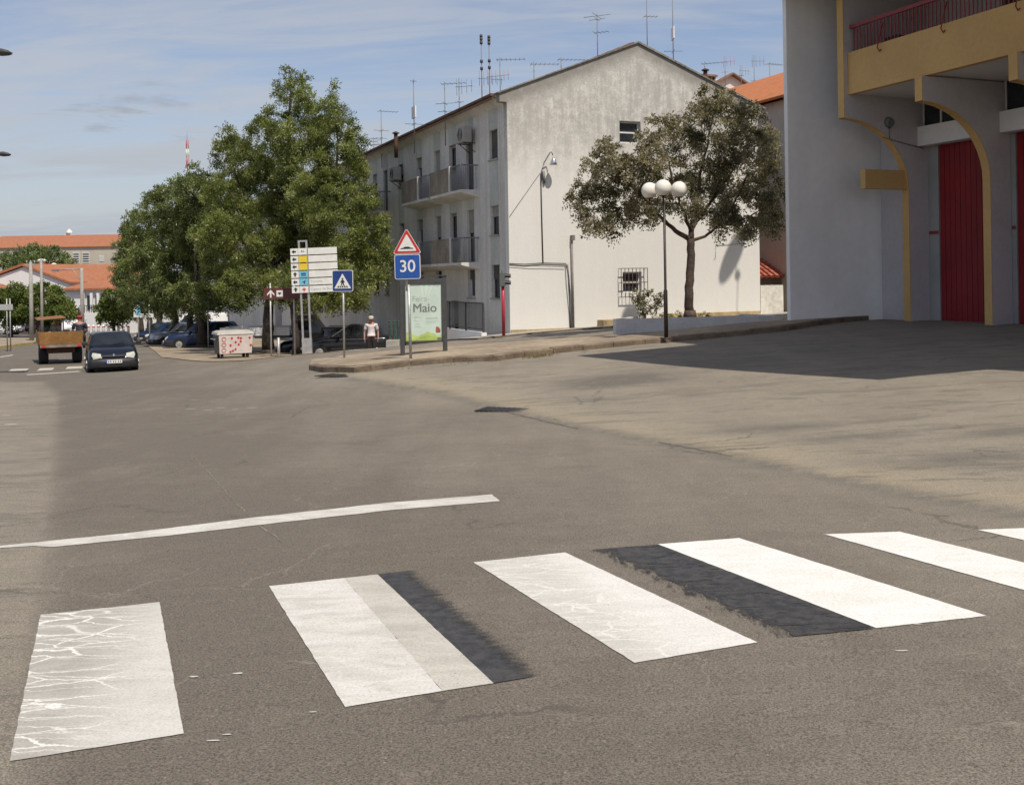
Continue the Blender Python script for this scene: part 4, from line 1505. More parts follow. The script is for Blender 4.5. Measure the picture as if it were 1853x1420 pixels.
# main body, then an unseen high block and canopy, invented to throw the forecourt shade
t = MB()
t.box(.96, 9.0, -BAY * 7, -.02, Z0, 6.69)
t.build('ground_floor_wall', M_shadegrey, FS)
t = MB()
t.box(-6.7, 8.9, -20, -6.75, 10.3, 17.3)
t.build('shade_block', M_white, FS)  # unseen block added to shade the planter and forecourt
t = MB()
t.prism([(-10.9, -7.35, 8.55), (-3.72, -7.35, 8.55), (-3.72, -15.9, 8.55), (-9.75, -15.9, 8.55)], (0, 0, .75))
t.build('canopy', M_white, FS)  # unseen slab, outline shaped to cast the forecourt shadow
t = MB()
t.box(-6.7, -3.72, -15.0, -7.36, 9.31, 10.29)
t.build('shade_canopy_wall', M_white, FS)
t = MB()
t.box(-3.71, -2.2, -15.0, -7.36, 9.0, 9.3)
t.build('shade_canopy_beam', M_white, FS)
# unseen roof vent and dish, placed so that their shadows fall on the gable
rv = thing('roof_vent', 'tall roof vent with a flared cap on the edge of the fire station roof', 'vent', Vector((A0.x, A0.y, 10.29)) + E1 * -2.45 + E2 * 1.3, ANG)
MB().box(-.14, .14, -.12, .12, 0, 3.8).build('shaft', M_white, rv)
t = MB()
t.loft([[(-.42, -.3, 3.65), (.42, -.3, 3.65), (.42, .3, 3.65), (-.42, .3, 3.65)], [(-.2, -.16, 4.2), (.2, -.16, 4.2), (.2, .16, 4.2), (-.2, .16, 4.2)]], 0, False)
t.build('cap', M_white, rv)

# the satellite dish
dw = O_G + E1 * 9.70 + Vector((0, 0, L(2.13)))
gn = -E2
dpos = dw + S * ((15.0 - 2.13) / S.z)
DA, DE = rad(210), rad(45)
D_ = (E1 * math.cos(DA) + gn * math.sin(DA)) * math.cos(DE) + Vector((0, 0, math.sin(DE)))
sd = thing('satellite_dish', 'big grey satellite dish on a mast at the edge of the fire station roof', 'satellite dish', dpos)
ax = D_.cross(Vector((0, 0, 1))).normalized()
ay = ax.cross(D_).normalized()
t = MB()
R_ = .8
rings = []
for i in range(7):
    rr = R_ * i / 6 + 1e-3
    rings.append([D_ * (rr * rr / R_ * .12) + (ax * math.cos(k * math.pi / 16) + ay * math.sin(k * math.pi / 16)) * rr for k in range(32)])
t.loft(rings, 0, True, False)
t.loft([[p - D_ * .012 for p in r] for r in rings], 0, True, False)
t.build('reflector', M_grey, sd)
t = MB()
foot_ = Vector((A0.x, A0.y, 10.29)) + E1 * ((dpos - A0).dot(E1)) + E2 * 1.35 - dpos
t.tube([-D_ * .02, -D_ * .5 - ay * .15, foot_], .02, 8)
t.obox(-D_ * .5 - ay * .2, ax * .08, ay * .12, D_ * .08)
t.build('mast', M_grey, sd)

# ------------------------------------------------------------------ planter and its things
PLa, PLb = Vector((3.1, 30.75, 0)), Vector((8.75, 33.2, 0))
pd = (PLb - PLa).normalized()
pn_ = Vector((-pd.y, pd.x, 0))
pl = thing('planter_wall', 'low whitewashed planter wall round the foot of the bead tree', 'planter', gz(PLa), math.atan2(pd.y, pd.x))
Lp = (PLb - PLa).length
zb = gz(PLa).z
t = MB()
t.loft([[(0, 0, -.3), (0, .16, -.3), (0, .16, .56), (0, 0, .56)], [(Lp, 0, -.3), (Lp, .16, -.3), (Lp, .16, .50), (Lp, 0, .50)]], 0, False)
rt = Vector((.38, .925, 0))
rt = Vector((rt.dot(pd), rt.dot(pn_), 0)) * 2.2
t.loft([[(.0, .161, -.3), (.16, .161, -.3), (.16, .161, .555), (.0, .161, .555)], [(rt.x, rt.y, -.3), (rt.x + .16, rt.y, -.3), (rt.x + .16, rt.y, .555), (rt.x, rt.y, .555)]], 0, False)
t.box(Lp - .16, Lp, .161, 2.1, -.3, .495)
t.build('wall', pm('planter_white', (.64, .645, .64), .85, (1.0, .08), (8, .06), (40, .2, .004)), pl)
MB().prism([(.17, .162, -.3), (Lp - .17, .162, -.3), (Lp - .17, 2.1, -.3), (rt.x + .17, 2.1, -.3)], (0, 0, .74)).build('soil', M_soil, pl)


def leaf_mesh(name, centers, dirs, tints, leaf_l, leaf_w, npair, spread, mat, seed, droop=.4, flat=.0, flowers=0.0):
    """sprays of small diamond leaves; centres (n,3), outward directions (n,3)"""
    r = np.random.default_rng(seed)
    n = len(centers)
    d = dirs / np.linalg.norm(dirs, axis=1, keepdims=True)
    d = d + r.normal(0, .45, d.shape)
    d[:, 2] -= droop * r.random(n)
    d /= np.linalg.norm(d, axis=1, keepdims=True)
    ref = r.normal(0, 1, d.shape)
    ref[:, 2] *= .35
    side = np.cross(d, ref)
    side /= np.linalg.norm(side, axis=1, keepdims=True) + 1e-9
    up = np.cross(side, d)
    V, T = [], []
    for k in range(npair):
        tpos = (k + .4) / npair
        for sgn in (-1, 1):
            base = centers + d * (spread * (tpos - .3))[..., None] if isinstance(spread, np.ndarray) else centers + d * (spread * (tpos - .3))
            base[:, 2] -= droop * .5 * (spread * tpos) * tpos
            jit = r.normal(0, .35, d.shape)
            ld = side * sgn * .8 + d * .6 + jit
            ld /= np.linalg.norm(ld, axis=1, keepdims=True)
            lu = np.cross(ld, up + r.normal(0, .5, d.shape))
            lu /= np.linalg.norm(lu, axis=1, keepdims=True) + 1e-9
            ll = leaf_l * r.uniform(.7, 1.25, n)[:, None]
            lw_ = leaf_w * r.uniform(.7, 1.2, n)[:, None]
            q = np.stack([base, base + ld * ll * .5 + lu * lw_ * .5, base + ld * ll, base + ld * ll * .5 - lu * lw_ * .5], 1)
            V.append(q)
            tt = tints + r.normal(0, .13, n)
            if flowers:
                fm = r.random(n) < flowers * (tints > .35)
                tt = np.where(fm, 2.0, np.clip(tt, 0, 1.2))
            T.append(np.repeat(tt[:, None], 4, 1))
    V = np.concatenate(V).reshape(-1, 3)
    T = np.concatenate(T).reshape(-1)
    nq = len(V) // 4
    me = bpy.data.meshes.new(name)
    me.vertices.add(len(V))
    me.vertices.foreach_set('co', V.astype(np.float32).ravel())
    me.loops.add(nq * 4)
    me.loops.foreach_set('vertex_index', np.arange(nq * 4, dtype=np.int32))
    me.polygons.add(nq)
    me.polygons.foreach_set('loop_start', np.arange(0, nq * 4, 4, dtype=np.int32))
    me.polygons.foreach_set('loop_total', np.full(nq, 4, dtype=np.int32))
    me.update()
    a = me.attributes.new('tint', 'FLOAT', 'POINT')
    a.data.foreach_set('value', T.astype(np.float32))
    me.materials.append(mat)
    return me


def tree(label, base, d, lobes, trunk, limbs, mat, bark, dens, leaf, group=None, seed=1, name='tree', flowers=0.0, droop=.4, dscale=1.0, npair=4, fill=.55, tilt=0):
    """lobes: (u, v, radius px[, depth offset m]); trunk, limbs: lists of (u, v, depth offset) + radii"""
    r = np.random.default_rng(seed)
    th = thing(name, label, 'tree', base, 0, group)
    org = np.array(base)
    C_, Dn, Ti = [], [], []
    for lb in lobes:
        u, v, rp = lb[:3]
        off = lb[3] if len(lb) > 3 else r.uniform(-1, 1) * 1.6 * dscale
        if tilt:
            off += (u - tilt) / F * d * .52
        c = np.array(at(u, v, d + off))
        rr = rp * d / F
        n = int(dens * rr * rr)
        q = r.normal(0, 1, (n, 3))
        q /= np.linalg.norm(q, axis=1, keepdims=True)
        # several small tufts on the lobe so its outline is uneven
        nt_ = max(6, int(13 + rr * 10))
        tc_ = r.normal(0, 1, (nt_, 3))
        tc_ /= np.linalg.norm(tc_, axis=1, keepdims=True)
        tc_ *= (.45 + .55 * r.random((nt_, 1)) ** .5)
        tr2 = .15 + .24 * r.random(nt_)
        idx = r.integers(0, nt_, n)
        rad_ = r.random((n, 1)) ** fill
        pos = (tc_[idx] + q * rad_ * tr2[idx][:, None]) * rr
        pos[:, 2] *= .9
        out = tc_[idx] * .6 + q * .6 + np.array([0, 0, .25])
        C_.append(c + pos - org)
        Dn.append(out)
        tb = r.uniform(.12, .85, nt_)
        ti = tb[idx] + .25 * (q[:, 2] * .5)
        Ti.append(np.clip(ti, 0, 1))
    me = leaf_mesh('crown', np.concatenate(C_), np.concatenate(Dn), np.concatenate(Ti), leaf[0], leaf[1], npair, leaf[2], mat, seed, droop, flowers=flowers)
    o = bpy.data.objects.new('crown', me)
    COL.objects.link(o)
    o.parent = th
    o['kind'] = 'stuff'
    t = MB()
    rr_ = random.Random(seed)

    def path(pts, r0, r1):
        P3 = [at(u, v, d + (dd if dd is not None else 0)) - Vector(base) for u, v, dd in pts]
        out_ = []
        for a, b in zip(P3[:-1], P3[1:]):
            out_ += [a.lerp(b, k / 4) + Vector((rr_.uniform(-1, 1), rr_.uniform(-1, 1), 0)) * .03 * (b - a).length * (k > 0) for k in range(4)]
        out_.append(P3[-1])
        m = len(out_) - 1
        t.tube(out_, [r0 + (r1 - r0) * (i / m) ** .8 for i in range(m + 1)], 9)
    pts, r0, r1 = trunk
    P0 = at(pts[0][0], pts[0][1], d + pts[0][2])
    t.tube([Vector((P0.x, P0.y, base[2] - .15)) - Vector(base), Vector((P0.x, P0.y, base[2] + .12)) - Vector(base), P0 - Vector(base)], [r0 * 1.5, r0 * 1.15, r0], 10)
    path(pts, r0, r1)
    t.build('trunk', bark, th)
    if limbs:
        t = MB()
        for pts, a, b in limbs:
            path(pts, a, b)
        t.build('limbs', bark, th)
    return th


# bead tree on the planter
d2 = 33.0
base2 = Vector((at(1248, 575, d2).x, d2, gz((at(1248, 575, d2).x, d2)).z + .45))
lob2 = [(1285, 178, 26), (1320, 190, 30), (1262, 205, 26), (1300, 220, 40), (1350, 215, 34), (1230, 225, 22), (1210, 220, 16), (1190, 235, 24), (1235, 262, 38), (1290, 270, 45), (1345, 265, 42), (1385, 250, 28), (1395, 285, 26),
        (1165, 262, 22), (1180, 290, 30), (1095, 265, 16), (1085, 290, 26), (1120, 295, 32), (1070, 305, 16), (1150, 315, 34), (1215, 315, 36), (1275, 325, 42), (1330, 320, 42), (1385, 330, 32), (1402, 360, 22),
        (1055, 345, 20), (1090, 345, 30), (1040, 362, 14), (1130, 355, 34), (1180, 360, 34), (1235, 365, 32), (1290, 370, 38), (1345, 370, 40), (1390, 392, 28), (1060, 385, 16), (1080, 395, 26), (1120, 395, 26), (1165, 392, 22),
        (1310, 400, 24), (1350, 405, 26), (1395, 412, 18), (1110, 425, 10), (1075, 412, 14), (1300, 425, 8), (1350, 425, 12)]
tree('round bead tree with greyish lilac flowers standing in the planter before the gable', base2, d2, lob2,
     ([(1248, 566, 0), (1246, 520, 0), (1250, 470, 0), (1249, 432, 0)], .155, .125),
     [([(1249, 434, 0), (1222, 418, -.1), (1195, 393, -.2), (1160, 350, -.3), (1120, 320, -.4)], .095, .025),
      ([(1250, 436, 0), (1275, 428, .1), (1300, 408, .2), (1325, 375, .3), (1350, 320, .4)], .06, .02),
      ([(1249, 434, 0), (1252, 405, 0), (1262, 350, .1), (1275, 280, .2), (1290, 210, .2)], .11, .02),
      ([(1250, 420, 0), (1235, 380, -.5), (1215, 320, -.8), (1200, 260, -.9)], .07, .02),
      ([(1195, 393, -.2), (1140, 380, -.4), (1085, 370, -.5)], .045, .012),
      ([(1252, 415, 0), (1290, 360, .6), (1330, 300, .9), (1360, 240, 1.0)], .06, .015),
      ([(1300, 408, .2), (1350, 395, .3), (1395, 370, .4)], .035, .012)], M_leaf3, M_bark2, 680, (.10, .05, .30), seed=22, flowers=.22, droop=.7, dscale=.8, npair=4, tilt=1248)

# shrub and low plants in the planter
def shrub(name, label, base, blobs, dens, leaf, mat, seed, cat='plant', stems=4, group=None):
    r = np.random.default_rng(seed)
    th = thing(name, label, cat, base, 0, group)
    C_, Dn, Ti = [], [], []
    for (x, y, z, rr) in blobs:
        n = int(dens * rr * rr)
        q = r.normal(0, 1, (n, 3))
        q /= np.linalg.norm(q, axis=1, keepdims=True)
        C_.append(np.array([x, y, z]) + q * rr * r.random((n, 1)) ** .5)
        Dn.append(q + [0, 0, .4])
        Ti.append(np.clip(r.uniform(.1, .8, n) + .2 * q[:, 2], 0, 1))
    me = leaf_mesh('foliage', np.concatenate(C_), np.concatenate(Dn), np.concatenate(Ti), leaf[0], leaf[1], 3, leaf[2], mat, seed)
    o = bpy.data.objects.new('foliage', me)
    COL.objects.link(o)
    o.parent = th
    o['kind'] = 'stuff'
    t = MB()
    for b in blobs[:stems]:
        t.tube([(0, 0, -.05), (b[0] * .5, b[1] * .5, b[2] * .6), (b[0], b[1], b[2])], [.025, .018, .008], 6)
    t.build('stem', M_bark, th)
    return th


sb = at(1167, 575, 32.2)
shrub('shrub', 'dark ragged shrub in the planter below the barred window', Vector((sb.x, sb.y, .1)), [(0, 0, .15, .15), (.05, 0, .4, .2), (-.25, 0, .75, .2), (-.1, .1, .62, .2), (.35, 0, .55, .2), (.45, 0, .72, .16), (.15, 0, .85, .16), (-.2, 0, .5, .2), (.3, .1, .4, .16)], 520, (.09, .05, .12), M_leaf3, 31, 'shrub')
for i, (u, lab) in enumerate(((1222, 'small weeds in the planter left of the tree trunk'), (1272, 'small weeds in the planter right of the tree trunk'), (1198, 'sparse low weeds in the planter behind the lamp post'))):
    q = at(u, 573, 33.2)
    shrub('weed_clump', lab, Vector((q.x, q.y, .1)), [(0, 0, .05, .12), (.2, 0, .06, .1), (-.2, 0, .05, .1), (.1, .05, .14, .09)], 900, (.07, .025, .08), M_leaf4, 40 + i, 'weeds', 2)

# globe street lamp
lp = foot(1205, 608, 27.6) + Vector((0, 0, .12))
gl = thing('street_lamp', 'dark post lamp with three cream globes standing before the planter', 'street lamp', lp)
t = MB()
t.tube([(0, 0, 0), (0, 0, 1.28), (0, 0, 1.33), (0, 0, 3.72)], [.055, .055, .036, .034], 14)
t.lathe((0, 0, -.02), [(.12, 0), (.12, .03), (.06, .05)], 14)
t.build('post', M_brownpost, gl)
for a in (19, 139, 259):
    x, y = .46 * math.cos(rad(a)), .46 * math.sin(rad(a))
    t = MB()
    t.tube([(0, 0, 3.64), (x, y, 3.64)], .022, 8)
    t.tube([(x, y, 3.62), (x, y, 3.80)], .024, 8)
    t.lathe((x, y, 3.79), [(.03, 0), (.10, .02), (.10, .04), (.08, .05)], 14)
    t.build('arm', M_brownpost, gl)
    t = MB()
    n = 16
    t.lathe((x, y, 4.02), [(max(.225 * math.sin(math.pi * i / n), .001), -.225 * math.cos(math.pi * i / n)) for i in range(2, n + 1)], 28)
    t.build('globe', M_globe, gl)

# traffic light
tl = thing('traffic_light', 'red pole traffic light with its grey head turned to the right', 'traffic light', foot(911, 613, 34.2) + Vector((0, 0, .1)))
t = MB()
t.tube([(0, 0, 0), (0, 0, 1.8)], .055, 12)
t.build('pole', M_red, tl)
t = MB()
t.box(-.11, .07, -.13, .13, 1.66, 2.12)
t.tube([(-.02, 0, 2.12), (-.02, 0, 2.2)], [.03, .025], 8)
hd = t.build('head', pm('signal_grey', (.115, .125, .12), .5, (5, .1)), tl, .02)
for z in (1.76, 1.99):
    t = MB()
    for k in range(9):
        a0, a1 = math.pi * k / 9 - .3, math.pi * (k + 1) / 9 - .3
        for aa, bb in ((a0, a1),):
            p = [Vector((.07, .10 * math.cos(aa), z + .10 * math.sin(aa))), Vector((.07, .10 * math.cos(bb), z + .10 * math.sin(bb))),
                 Vector((.27, .10 * math.cos(bb), z - .02 + .10 * math.sin(bb))), Vector((.27, .10 * math.cos(aa), z - .02 + .10 * math.sin(aa)))]
            t.face(p)
    t.tube([(.071, 0, z), (.085, 0, z)], .085, 14)
    t.build('visor', M_dark, hd)


# ------------------------------------------------------------------ signs
def plate(mb, w, hgt, y, z0, rc=.04, mi=0, th=.012, x0=0.0):
    pts = []
    for cx_, cz_, a0 in ((w / 2 - rc, hgt - rc, 0), (-w / 2 + rc, hgt - rc, 90), (-w / 2 + rc, rc, 180), (w / 2 - rc, rc, 270)):
        for k in range(4):
            a = rad(a0 + 30 * k)
            pts.append((x0 + cx_ + rc * math.cos(a), y, z0 + cz_ + rc * math.sin(a)))
    mb.prism(pts, (0, -th, 0), mi)


def rtri(mb, w, y, z0, rc, mi=0, th=.012):
    hh = w * .866
    cs = [(0, z0 + hh - 2 * rc * 1.0, 30, 150), (-w / 2 + rc * 1.73, z0 + rc, 150, 270), (w / 2 - rc * 1.73, z0 + rc, 270, 390)]
    pts = []
    for x, z, a0, a1 in cs:
        for k in range(5):
            a = rad(a0 + (a1 - a0) * k / 4)
            pts.append((x + rc * math.cos(a), y, z + rc * math.sin(a)))
    mb.prism(pts, (0, -th, 0), mi)


RF = (rad(90), 0, 0)       # text facing -y
p30 = foot(742, 652, 25.6) + Vector((0, 0, .12))
s30 = thing('speed_sign', 'hump warning triangle over blue 30 square on a slightly leaning post', 'road sign', p30, rad(-7), lean=(0, rad(-.8)))
t = MB()
t.tube([(0, .05, -.05), (0, .05, 1.86)], .036, 10)
t.tube([(-.05, .06, 1.7), (-.05, .06, 3.1)], .03, 10)
t.build('post', M_galv, s30)
t = MB()
plate(t, .66, .62, .0, 2.0, .05, 0, .014)
pb = t.build('speed_plate', M_signwhite, s30)
t = MB()
plate(t, .625, .585, -.0145, 2.0175, .04, 0, .003)
t.build('blue_field', M_signblue, pb)
text('30', .42, M_signwhite, pb, (0, -.0205, 2.31), RF, 'numerals', .002, .004)
t = MB()
rtri(t, .74, .0, 2.635, .035, 0, .014)
pt = t.build('warning_plate', M_signwhite, s30)
t = MB()
rtri(t, .70, -.0145, 2.65, .03, 0, .003)
t.build('red_border', M_signred, pt)
t = MB()
rtri(t, .50, -.018, 2.70, .02, 0, .003)
t.build('white_field', M_signwhite, pt)
t = MB()
t.prism([(-.17, -.0215, 2.755), (.17, -.0215, 2.755), (.15, -.0215, 2.775), (.09, -.0215, 2.785), (.05, -.0215, 2.81), (-.05, -.0215, 2.81), (-.09, -.0215, 2.785), (-.15, -.0215, 2.775)], (0, -.003, 0))
t.build('hump_symbol', M_ink, pt)

pz = foot(622, 656, 29.6) + Vector((0, 0, .12))
sz = thing('crossing_sign', 'blue pedestrian crossing square on a thin pole at the island corner', 'road sign', pz, rad(-6))
t = MB()
t.tube([(0, .04, -.05), (0, .04, 2.4)], .03, 10)
t.build('post', M_galv, sz)
t = MB()
plate(t, .62, .62, .0, 1.93, .05, 0, .014)
pb = t.build('plate', M_signwhite, sz)
t = MB()
plate(t, .585, .585, -.0145, 1.9475, .04, 0, .003)
t.build('blue_field', M_signdkblue, pb)
t = MB()
rtri(t, .50, -.018, 2.02, .012, 0, .003)
t.build('white_triangle', M_signwhite, pb)
t = MB()
yk = -.0215
for x in (-.13, -.065, .0, .065, .13):
    t.prism([(x * 1.1 - .022, yk, 2.045), (x * 1.1 + .022, yk, 2.045), (x * .85 + .018, yk, 2.095), (x * .85 - .018, yk, 2.095)], (0, -.003, 0))
t.prism([(k[0], yk, k[1]) for k in [(-.05, 2.10), (-.025, 2.10), (0, 2.17), (.03, 2.10), (.055, 2.10), (.03, 2.2), (.07, 2.2), (.03, 2.265), (-.03, 2.265), (-.07, 2.19), (-.045, 2.185), (-.025, 2.22)]], (0, -.003, 0))
t.prism([(.028 * math.cos(k * .785), yk, 2.30 + .028 * math.sin(k * .785)) for k in range(8)], (0, -.003, 0))
t.build('walker_symbol', M_ink, pb)

# advertising panel
pm_ = foot(767, 645, 27.6) + Vector((0, 0, .12))
mu = thing('advertising_panel', 'grey framed advertising panel with pale green fair poster behind the 30 sign', 'poster panel', pm_, rad(14))
for x in (-.58, .58):
    MB().box(x - .055, x + .055, -.05, .05, -.1, 2.08).build('leg', M_darkgrey, mu)
t = MB()
t.box(-.524, .524, -.04, .04, .30, .345)
t.box(-.524, .524, -.04, .04, 1.86, 2.02)
t.box(-.524, -.49, -.06, .06, .346, 1.859)
t.box(.49, .524, -.06, .06, .346, 1.859)
t.box(-.64, .64, -.07, .07, 2.081, 2.11)
fr = t.build('frame', M_darkgrey, mu)
po = MB().box(-.49, .49, -.02, .02, .346, 1.859).build('poster', M_poster, mu)
t = MB()
yk = -.0225
for i in range(5):
    a0 = -.2 + i * .28
    t.face([(.02, yk - i * .0001, 1.25), (.02 + 1.3 * math.sin(a0) * .42, yk - i * .0001, min(1.85, 1.25 + .6)), (.02 + 1.3 * math.sin(a0 + .13) * .42, yk - i * .0001, min(1.85, 1.25 + .6))])
t.build('rays', M_posterL, po)
t = MB()
for i in range(24):
    pass
hill = [(-.49, .347)] + [(-.49 + .98 * i / 20, .53 + .05 * math.sin(i * .55 + 1) + .015 * math.sin(i * 1.7)) for i in range(21)] + [(.49, .347)]
t.prism([(x, -.0235, z) for x, z in hill], (0, -.001, 0))
t.build('hill_print', M_postergreen2, po)
t = MB()
hill = [(-.49, .3475)] + [(-.49 + .98 * i / 20, .44 + .045 * math.sin(i * .4 + 3)) for i in range(21)] + [(.49, .3475)]
t.prism([(x, -.026, z) for x, z in hill], (0, -.001, 0))
t.build('hill_print', M_postergreen, po)
t = MB()
t.box(.33, .45, -.029, -.0275, .56, .62)
t.prism([(.32, -.029, .62), (.46, -.029, .62), (.41, -.029, .70), (.34, -.029, .72)], (0, .0015, 0))
t.build('house_print', pm('print_red', (.34, .10, .07), .5, (8, .2)), po)
t = MB()
t.box(.36, .48, -.0295, -.0275, .36, .42)
t.build('animal_print', pm('print_slate', (.10, .14, .17), .5, (8, .2)), po)
text('Feira-', .205, M_inkpale, po, (-.31, -.023, 1.475), RF, 'lettering', .001, .002, 'LEFT')
text('Maio', .335, M_inkgrey, po, (-.305, -.023, 1.22), RF, 'lettering', .001, 0.0, 'LEFT')
for k_ in (.006, .012):
    text('Maio', .335, M_inkgrey, po, (-.305 + k_, -.023 - k_ * .05, 1.22), RF, 'lettering', .001, 0.0, 'LEFT')
t = MB()
rl_ = random.Random(8)
for (x0, x1, z, hh) in ((-.26, -.12, .99, .008), (-.26, -.06, .965, .008), (-.26, -.2, .9, .008), (-.26, -.15, .87, .01), (-.26, -.11, .79, .01), (-.26, -.09, .73, .006), (-.26, -.09, .71, .006), (.06, .38, .93, .03), (.04, .40, .87, .006), (.06, .34, .84, .006), (.06, .30, .81, .006), (.32, .44, 1.79, .02)):
    x = x0
    while x < x1:
        w = rl_.uniform(.012, .03)
        t.box(x, min(x + w, x1), -.0235, -.0225, z, z + hh)
        x += w + .008
t.build('small_print', M_inkpale, po)

# multi panel direction sign
pdg = at(556, 641, 38.2)
pdg.z = at(556, 640, 38.2).z
ds = thing('direction_sign', 'tall twin post signboard with six rows of white, yellow and blue direction plates', 'direction sign', pdg, rad(3), lean=(0, rad(-1.6)))
for x in (-.14, .14):
    t = MB()
    t.box(x - .035, x + .035, -.035, .035, 0, 4.24)
    t.build('post', M_galv, ds)
MB().box(-.104, .104, -.03, .03, 4.18, 4.24).build('top_bar', M_galv, ds)
MB().box(-.18, .18, -.09, .09, -.3, .58).build('base_box', M_galv, ds)
symcol = [M_signwhite, M_yellow, M_yellow, M_cyan, M_cyan, M_signwhite]
for i in range(6):
    zt = 3.94 - i * .283
    a = MB().box(-.46, -.18, -.075, -.045, zt - .245, zt).build('arrow_plate', M_signwhite, ds)
    t = MB()
    cx_, cz_ = -.32, zt - .12
    if i in (0, 1, 2, 4):
        t.prism([(cx_ - .09, -.0765, cz_), (cx_ - .01, -.0765, cz_ + .08), (cx_ - .01, -.0765, cz_ + .03), (cx_ + .07, -.0765, cz_ + .03), (cx_ + .07, -.0765, cz_ - .03), (cx_ - .01, -.0765, cz_ - .03), (cx_ - .01, -.0765, cz_ - .08)], (0, -.003, 0))
    else:
        t.prism([(cx_, -.0765, cz_ + .09), (cx_ + .08, -.0765, cz_), (cx_ + .03, -.0765, cz_), (cx_ + .03, -.0765, cz_ - .08), (cx_ - .03, -.0765, cz_ - .08), (cx_ - .03, -.0765, cz_), (cx_ - .08, -.0765, cz_)], (0, -.003, 0))
    t.build('arrow', M_ink, a)
    b = MB().box(-.17, .15, -.075, -.045, zt - .245, zt).build('symbol_plate', symcol[i], ds)
    if i in (0, 3, 4, 5):
        t = MB()
        if i == 5:
            t.box(-.08, .06, -.079, -.0765, zt - .14, zt - .10)
            t.box(-.03, .01, -.079, -.0765, zt - .2, zt - .141)
            t.box(-.03, .01, -.079, -.0765, zt - .099, zt - .05)
        elif i == 3:
            t.box(-.1, .08, -.079, -.0765, zt - .18, zt - .145)
            t.box(-.1, .08, -.079, -.0765, zt - .12, zt - .07)
        elif i == 4:
            t.prism([(-.08, -.0765, zt - .12), (.0, -.0765, zt - .1), (.07, -.0765, zt - .04), (.02, -.0765, zt - .21), (-.02, -.0765, zt - .14)], (0, -.003, 0))
        else:
            t.box(-.06, -.02, -.079, -.0765, zt - .15, zt - .08)
            t.box(.0, .05, -.079, -.0765, zt - .14, zt - .1)
        t.build('symbol', M_signred if i == 5 else M_signdkblue if i in (3, 4) else M_inkgrey, b)
    c = MB().box(.19, 1.26, -.075, -.045, zt - .245, zt).build('name_plate', M_signwhite, ds)
    if i == 4:
        text('Turismo', .13, M_inkpale, c, (.24, -.077, zt - .12), RF, 'lettering', .001, 0, 'LEFT')
    if i == 5:
        text('Centro de Saude', .13, M_inkpale, c, (.24, -.077, zt - .12), RF, 'lettering', .001, 0, 'LEFT')
        # accent on the u
        MB().box(.0, .001, -.0765, -.0763, 0, .001).build('accent', M_inkpale, c).location = (1.0, 0, zt - .05)

# brown tourist sign
pbw = at(516, 640, 38.9)
bs_ = thing('tourist_sign', 'brown sign with white arrow and pictogram behind the direction plates', 'sign', (pbw.x, pbw.y, at(516, 645, 38.9).z), 0)
for x in (-.55, .35):
    t = MB()
    t.tube([(x, .05, -.6), (x, .05, 2.8)], .035, 8)
    t.build('post', M_galv, bs_)
z_ = at(516, 541, 38.9).z - bs_.location.z
bp = MB().box(-.78, .85, -.02, .02, z_, z_ + .42).build('plate', M_signbrown, bs_)
t = MB()
t.prism([(-.52, -.0215, z_ + .36), (-.38, -.0215, z_ + .2), (-.38, -.0215, z_ + .13), (-.49, -.0215, z_ + .24), (-.49, -.0215, z_ + .06), (-.55, -.0215, z_ + .06), (-.55, -.0215, z_ + .24), (-.66, -.0215, z_ + .13), (-.66, -.0215, z_ + .2)], (0, -.003, 0))
t.box(-.30, -.06, -.0245, -.0215, z_ + .09, z_ + .33)
t.build('arrow', M_signwhite, bp)
t = MB()
t.prism([(-.26, -.026, z_ + .25), (-.18, -.026, z_ + .15), (-.10, -.026, z_ + .25)], (0, -.002, 0))
t.build('symbol', M_ink, bp)

# blue dead end sign
q = foot(377, 625, 54)
de = thing('dead_end_sign', 'blue dead end sign with red bar standing among the tree trunks', 'road sign', q, rad(35))
zc_ = at(377, 551, 54).z - q.z
t = MB()
t.tube([(0, .04, 0), (0, .04, zc_ + .2)], .035, 8)
t.build('post', M_galv, de)
pbm = MB().box(-.34, .34, -.012, .012, zc_ - .34, zc_ + .34).build('plate', M_signdkblue, de)
MB().box(-.06, .06, -.017, -.013, zc_ - .28, zc_ + .1).build('white_bar', M_signwhite, pbm)
MB().box(-.18, .18, -.019, -.013, zc_ + .105, zc_ + .22).build('red_bar', M_signred, pbm)

# short post beside the direction sign, stone block and green bollards
q = at(504, 648, 39.0)
o = MB().tube([(0, 0, -.3), (0, 0, .72)], .055, 10).build('short_post', M_galv)
o.location = (q.x, q.y, at(504, 645, 39).z)
tag(o, 'short grey post at the parking kerb left of the direction sign', 'bollard')
q = at(711, 629, 40.5)
o = MB().box(-.26, .26, -.2, .2, -.3, .33).build('stone_block', M_concrete, None, .02)
o.location = (q.x, q.y, at(711, 630, 40.5).z)
tag(o, 'pale stone block beside the black car and green railing posts', 'stone block')
gb = None
M_green = pm('green_cast_iron', (.035, .075, .06), .5, (6, .2))
for i, u in enumerate((705, 713, 721)):
    q = at(u, 614, 43.0)
    lab = ('leftmost of the three green cast iron posts', 'middle one of the three green cast iron posts', 'rightmost of the three green cast iron posts')[i]
    if gb is None:
        gb = thing('iron_post', lab + ' by the stone block', 'post', q, 0, 'green cast iron posts by the parked car')
        MB().lathe((0, 0, -.3), [(.07, 0), (.07, .3), (.05, .36), (.035, .5), (.05, .62), (.03, .75), (.055, .85), (.03, .95), (.035, 1.0)], 10).build('shaft', M_green, gb)
        MB().sphere((0, 0, .74), .05, 10, 8).build('finial', M_green, gb)
    else:
        dup(gb, q, 0, lab + ' by the stone block')

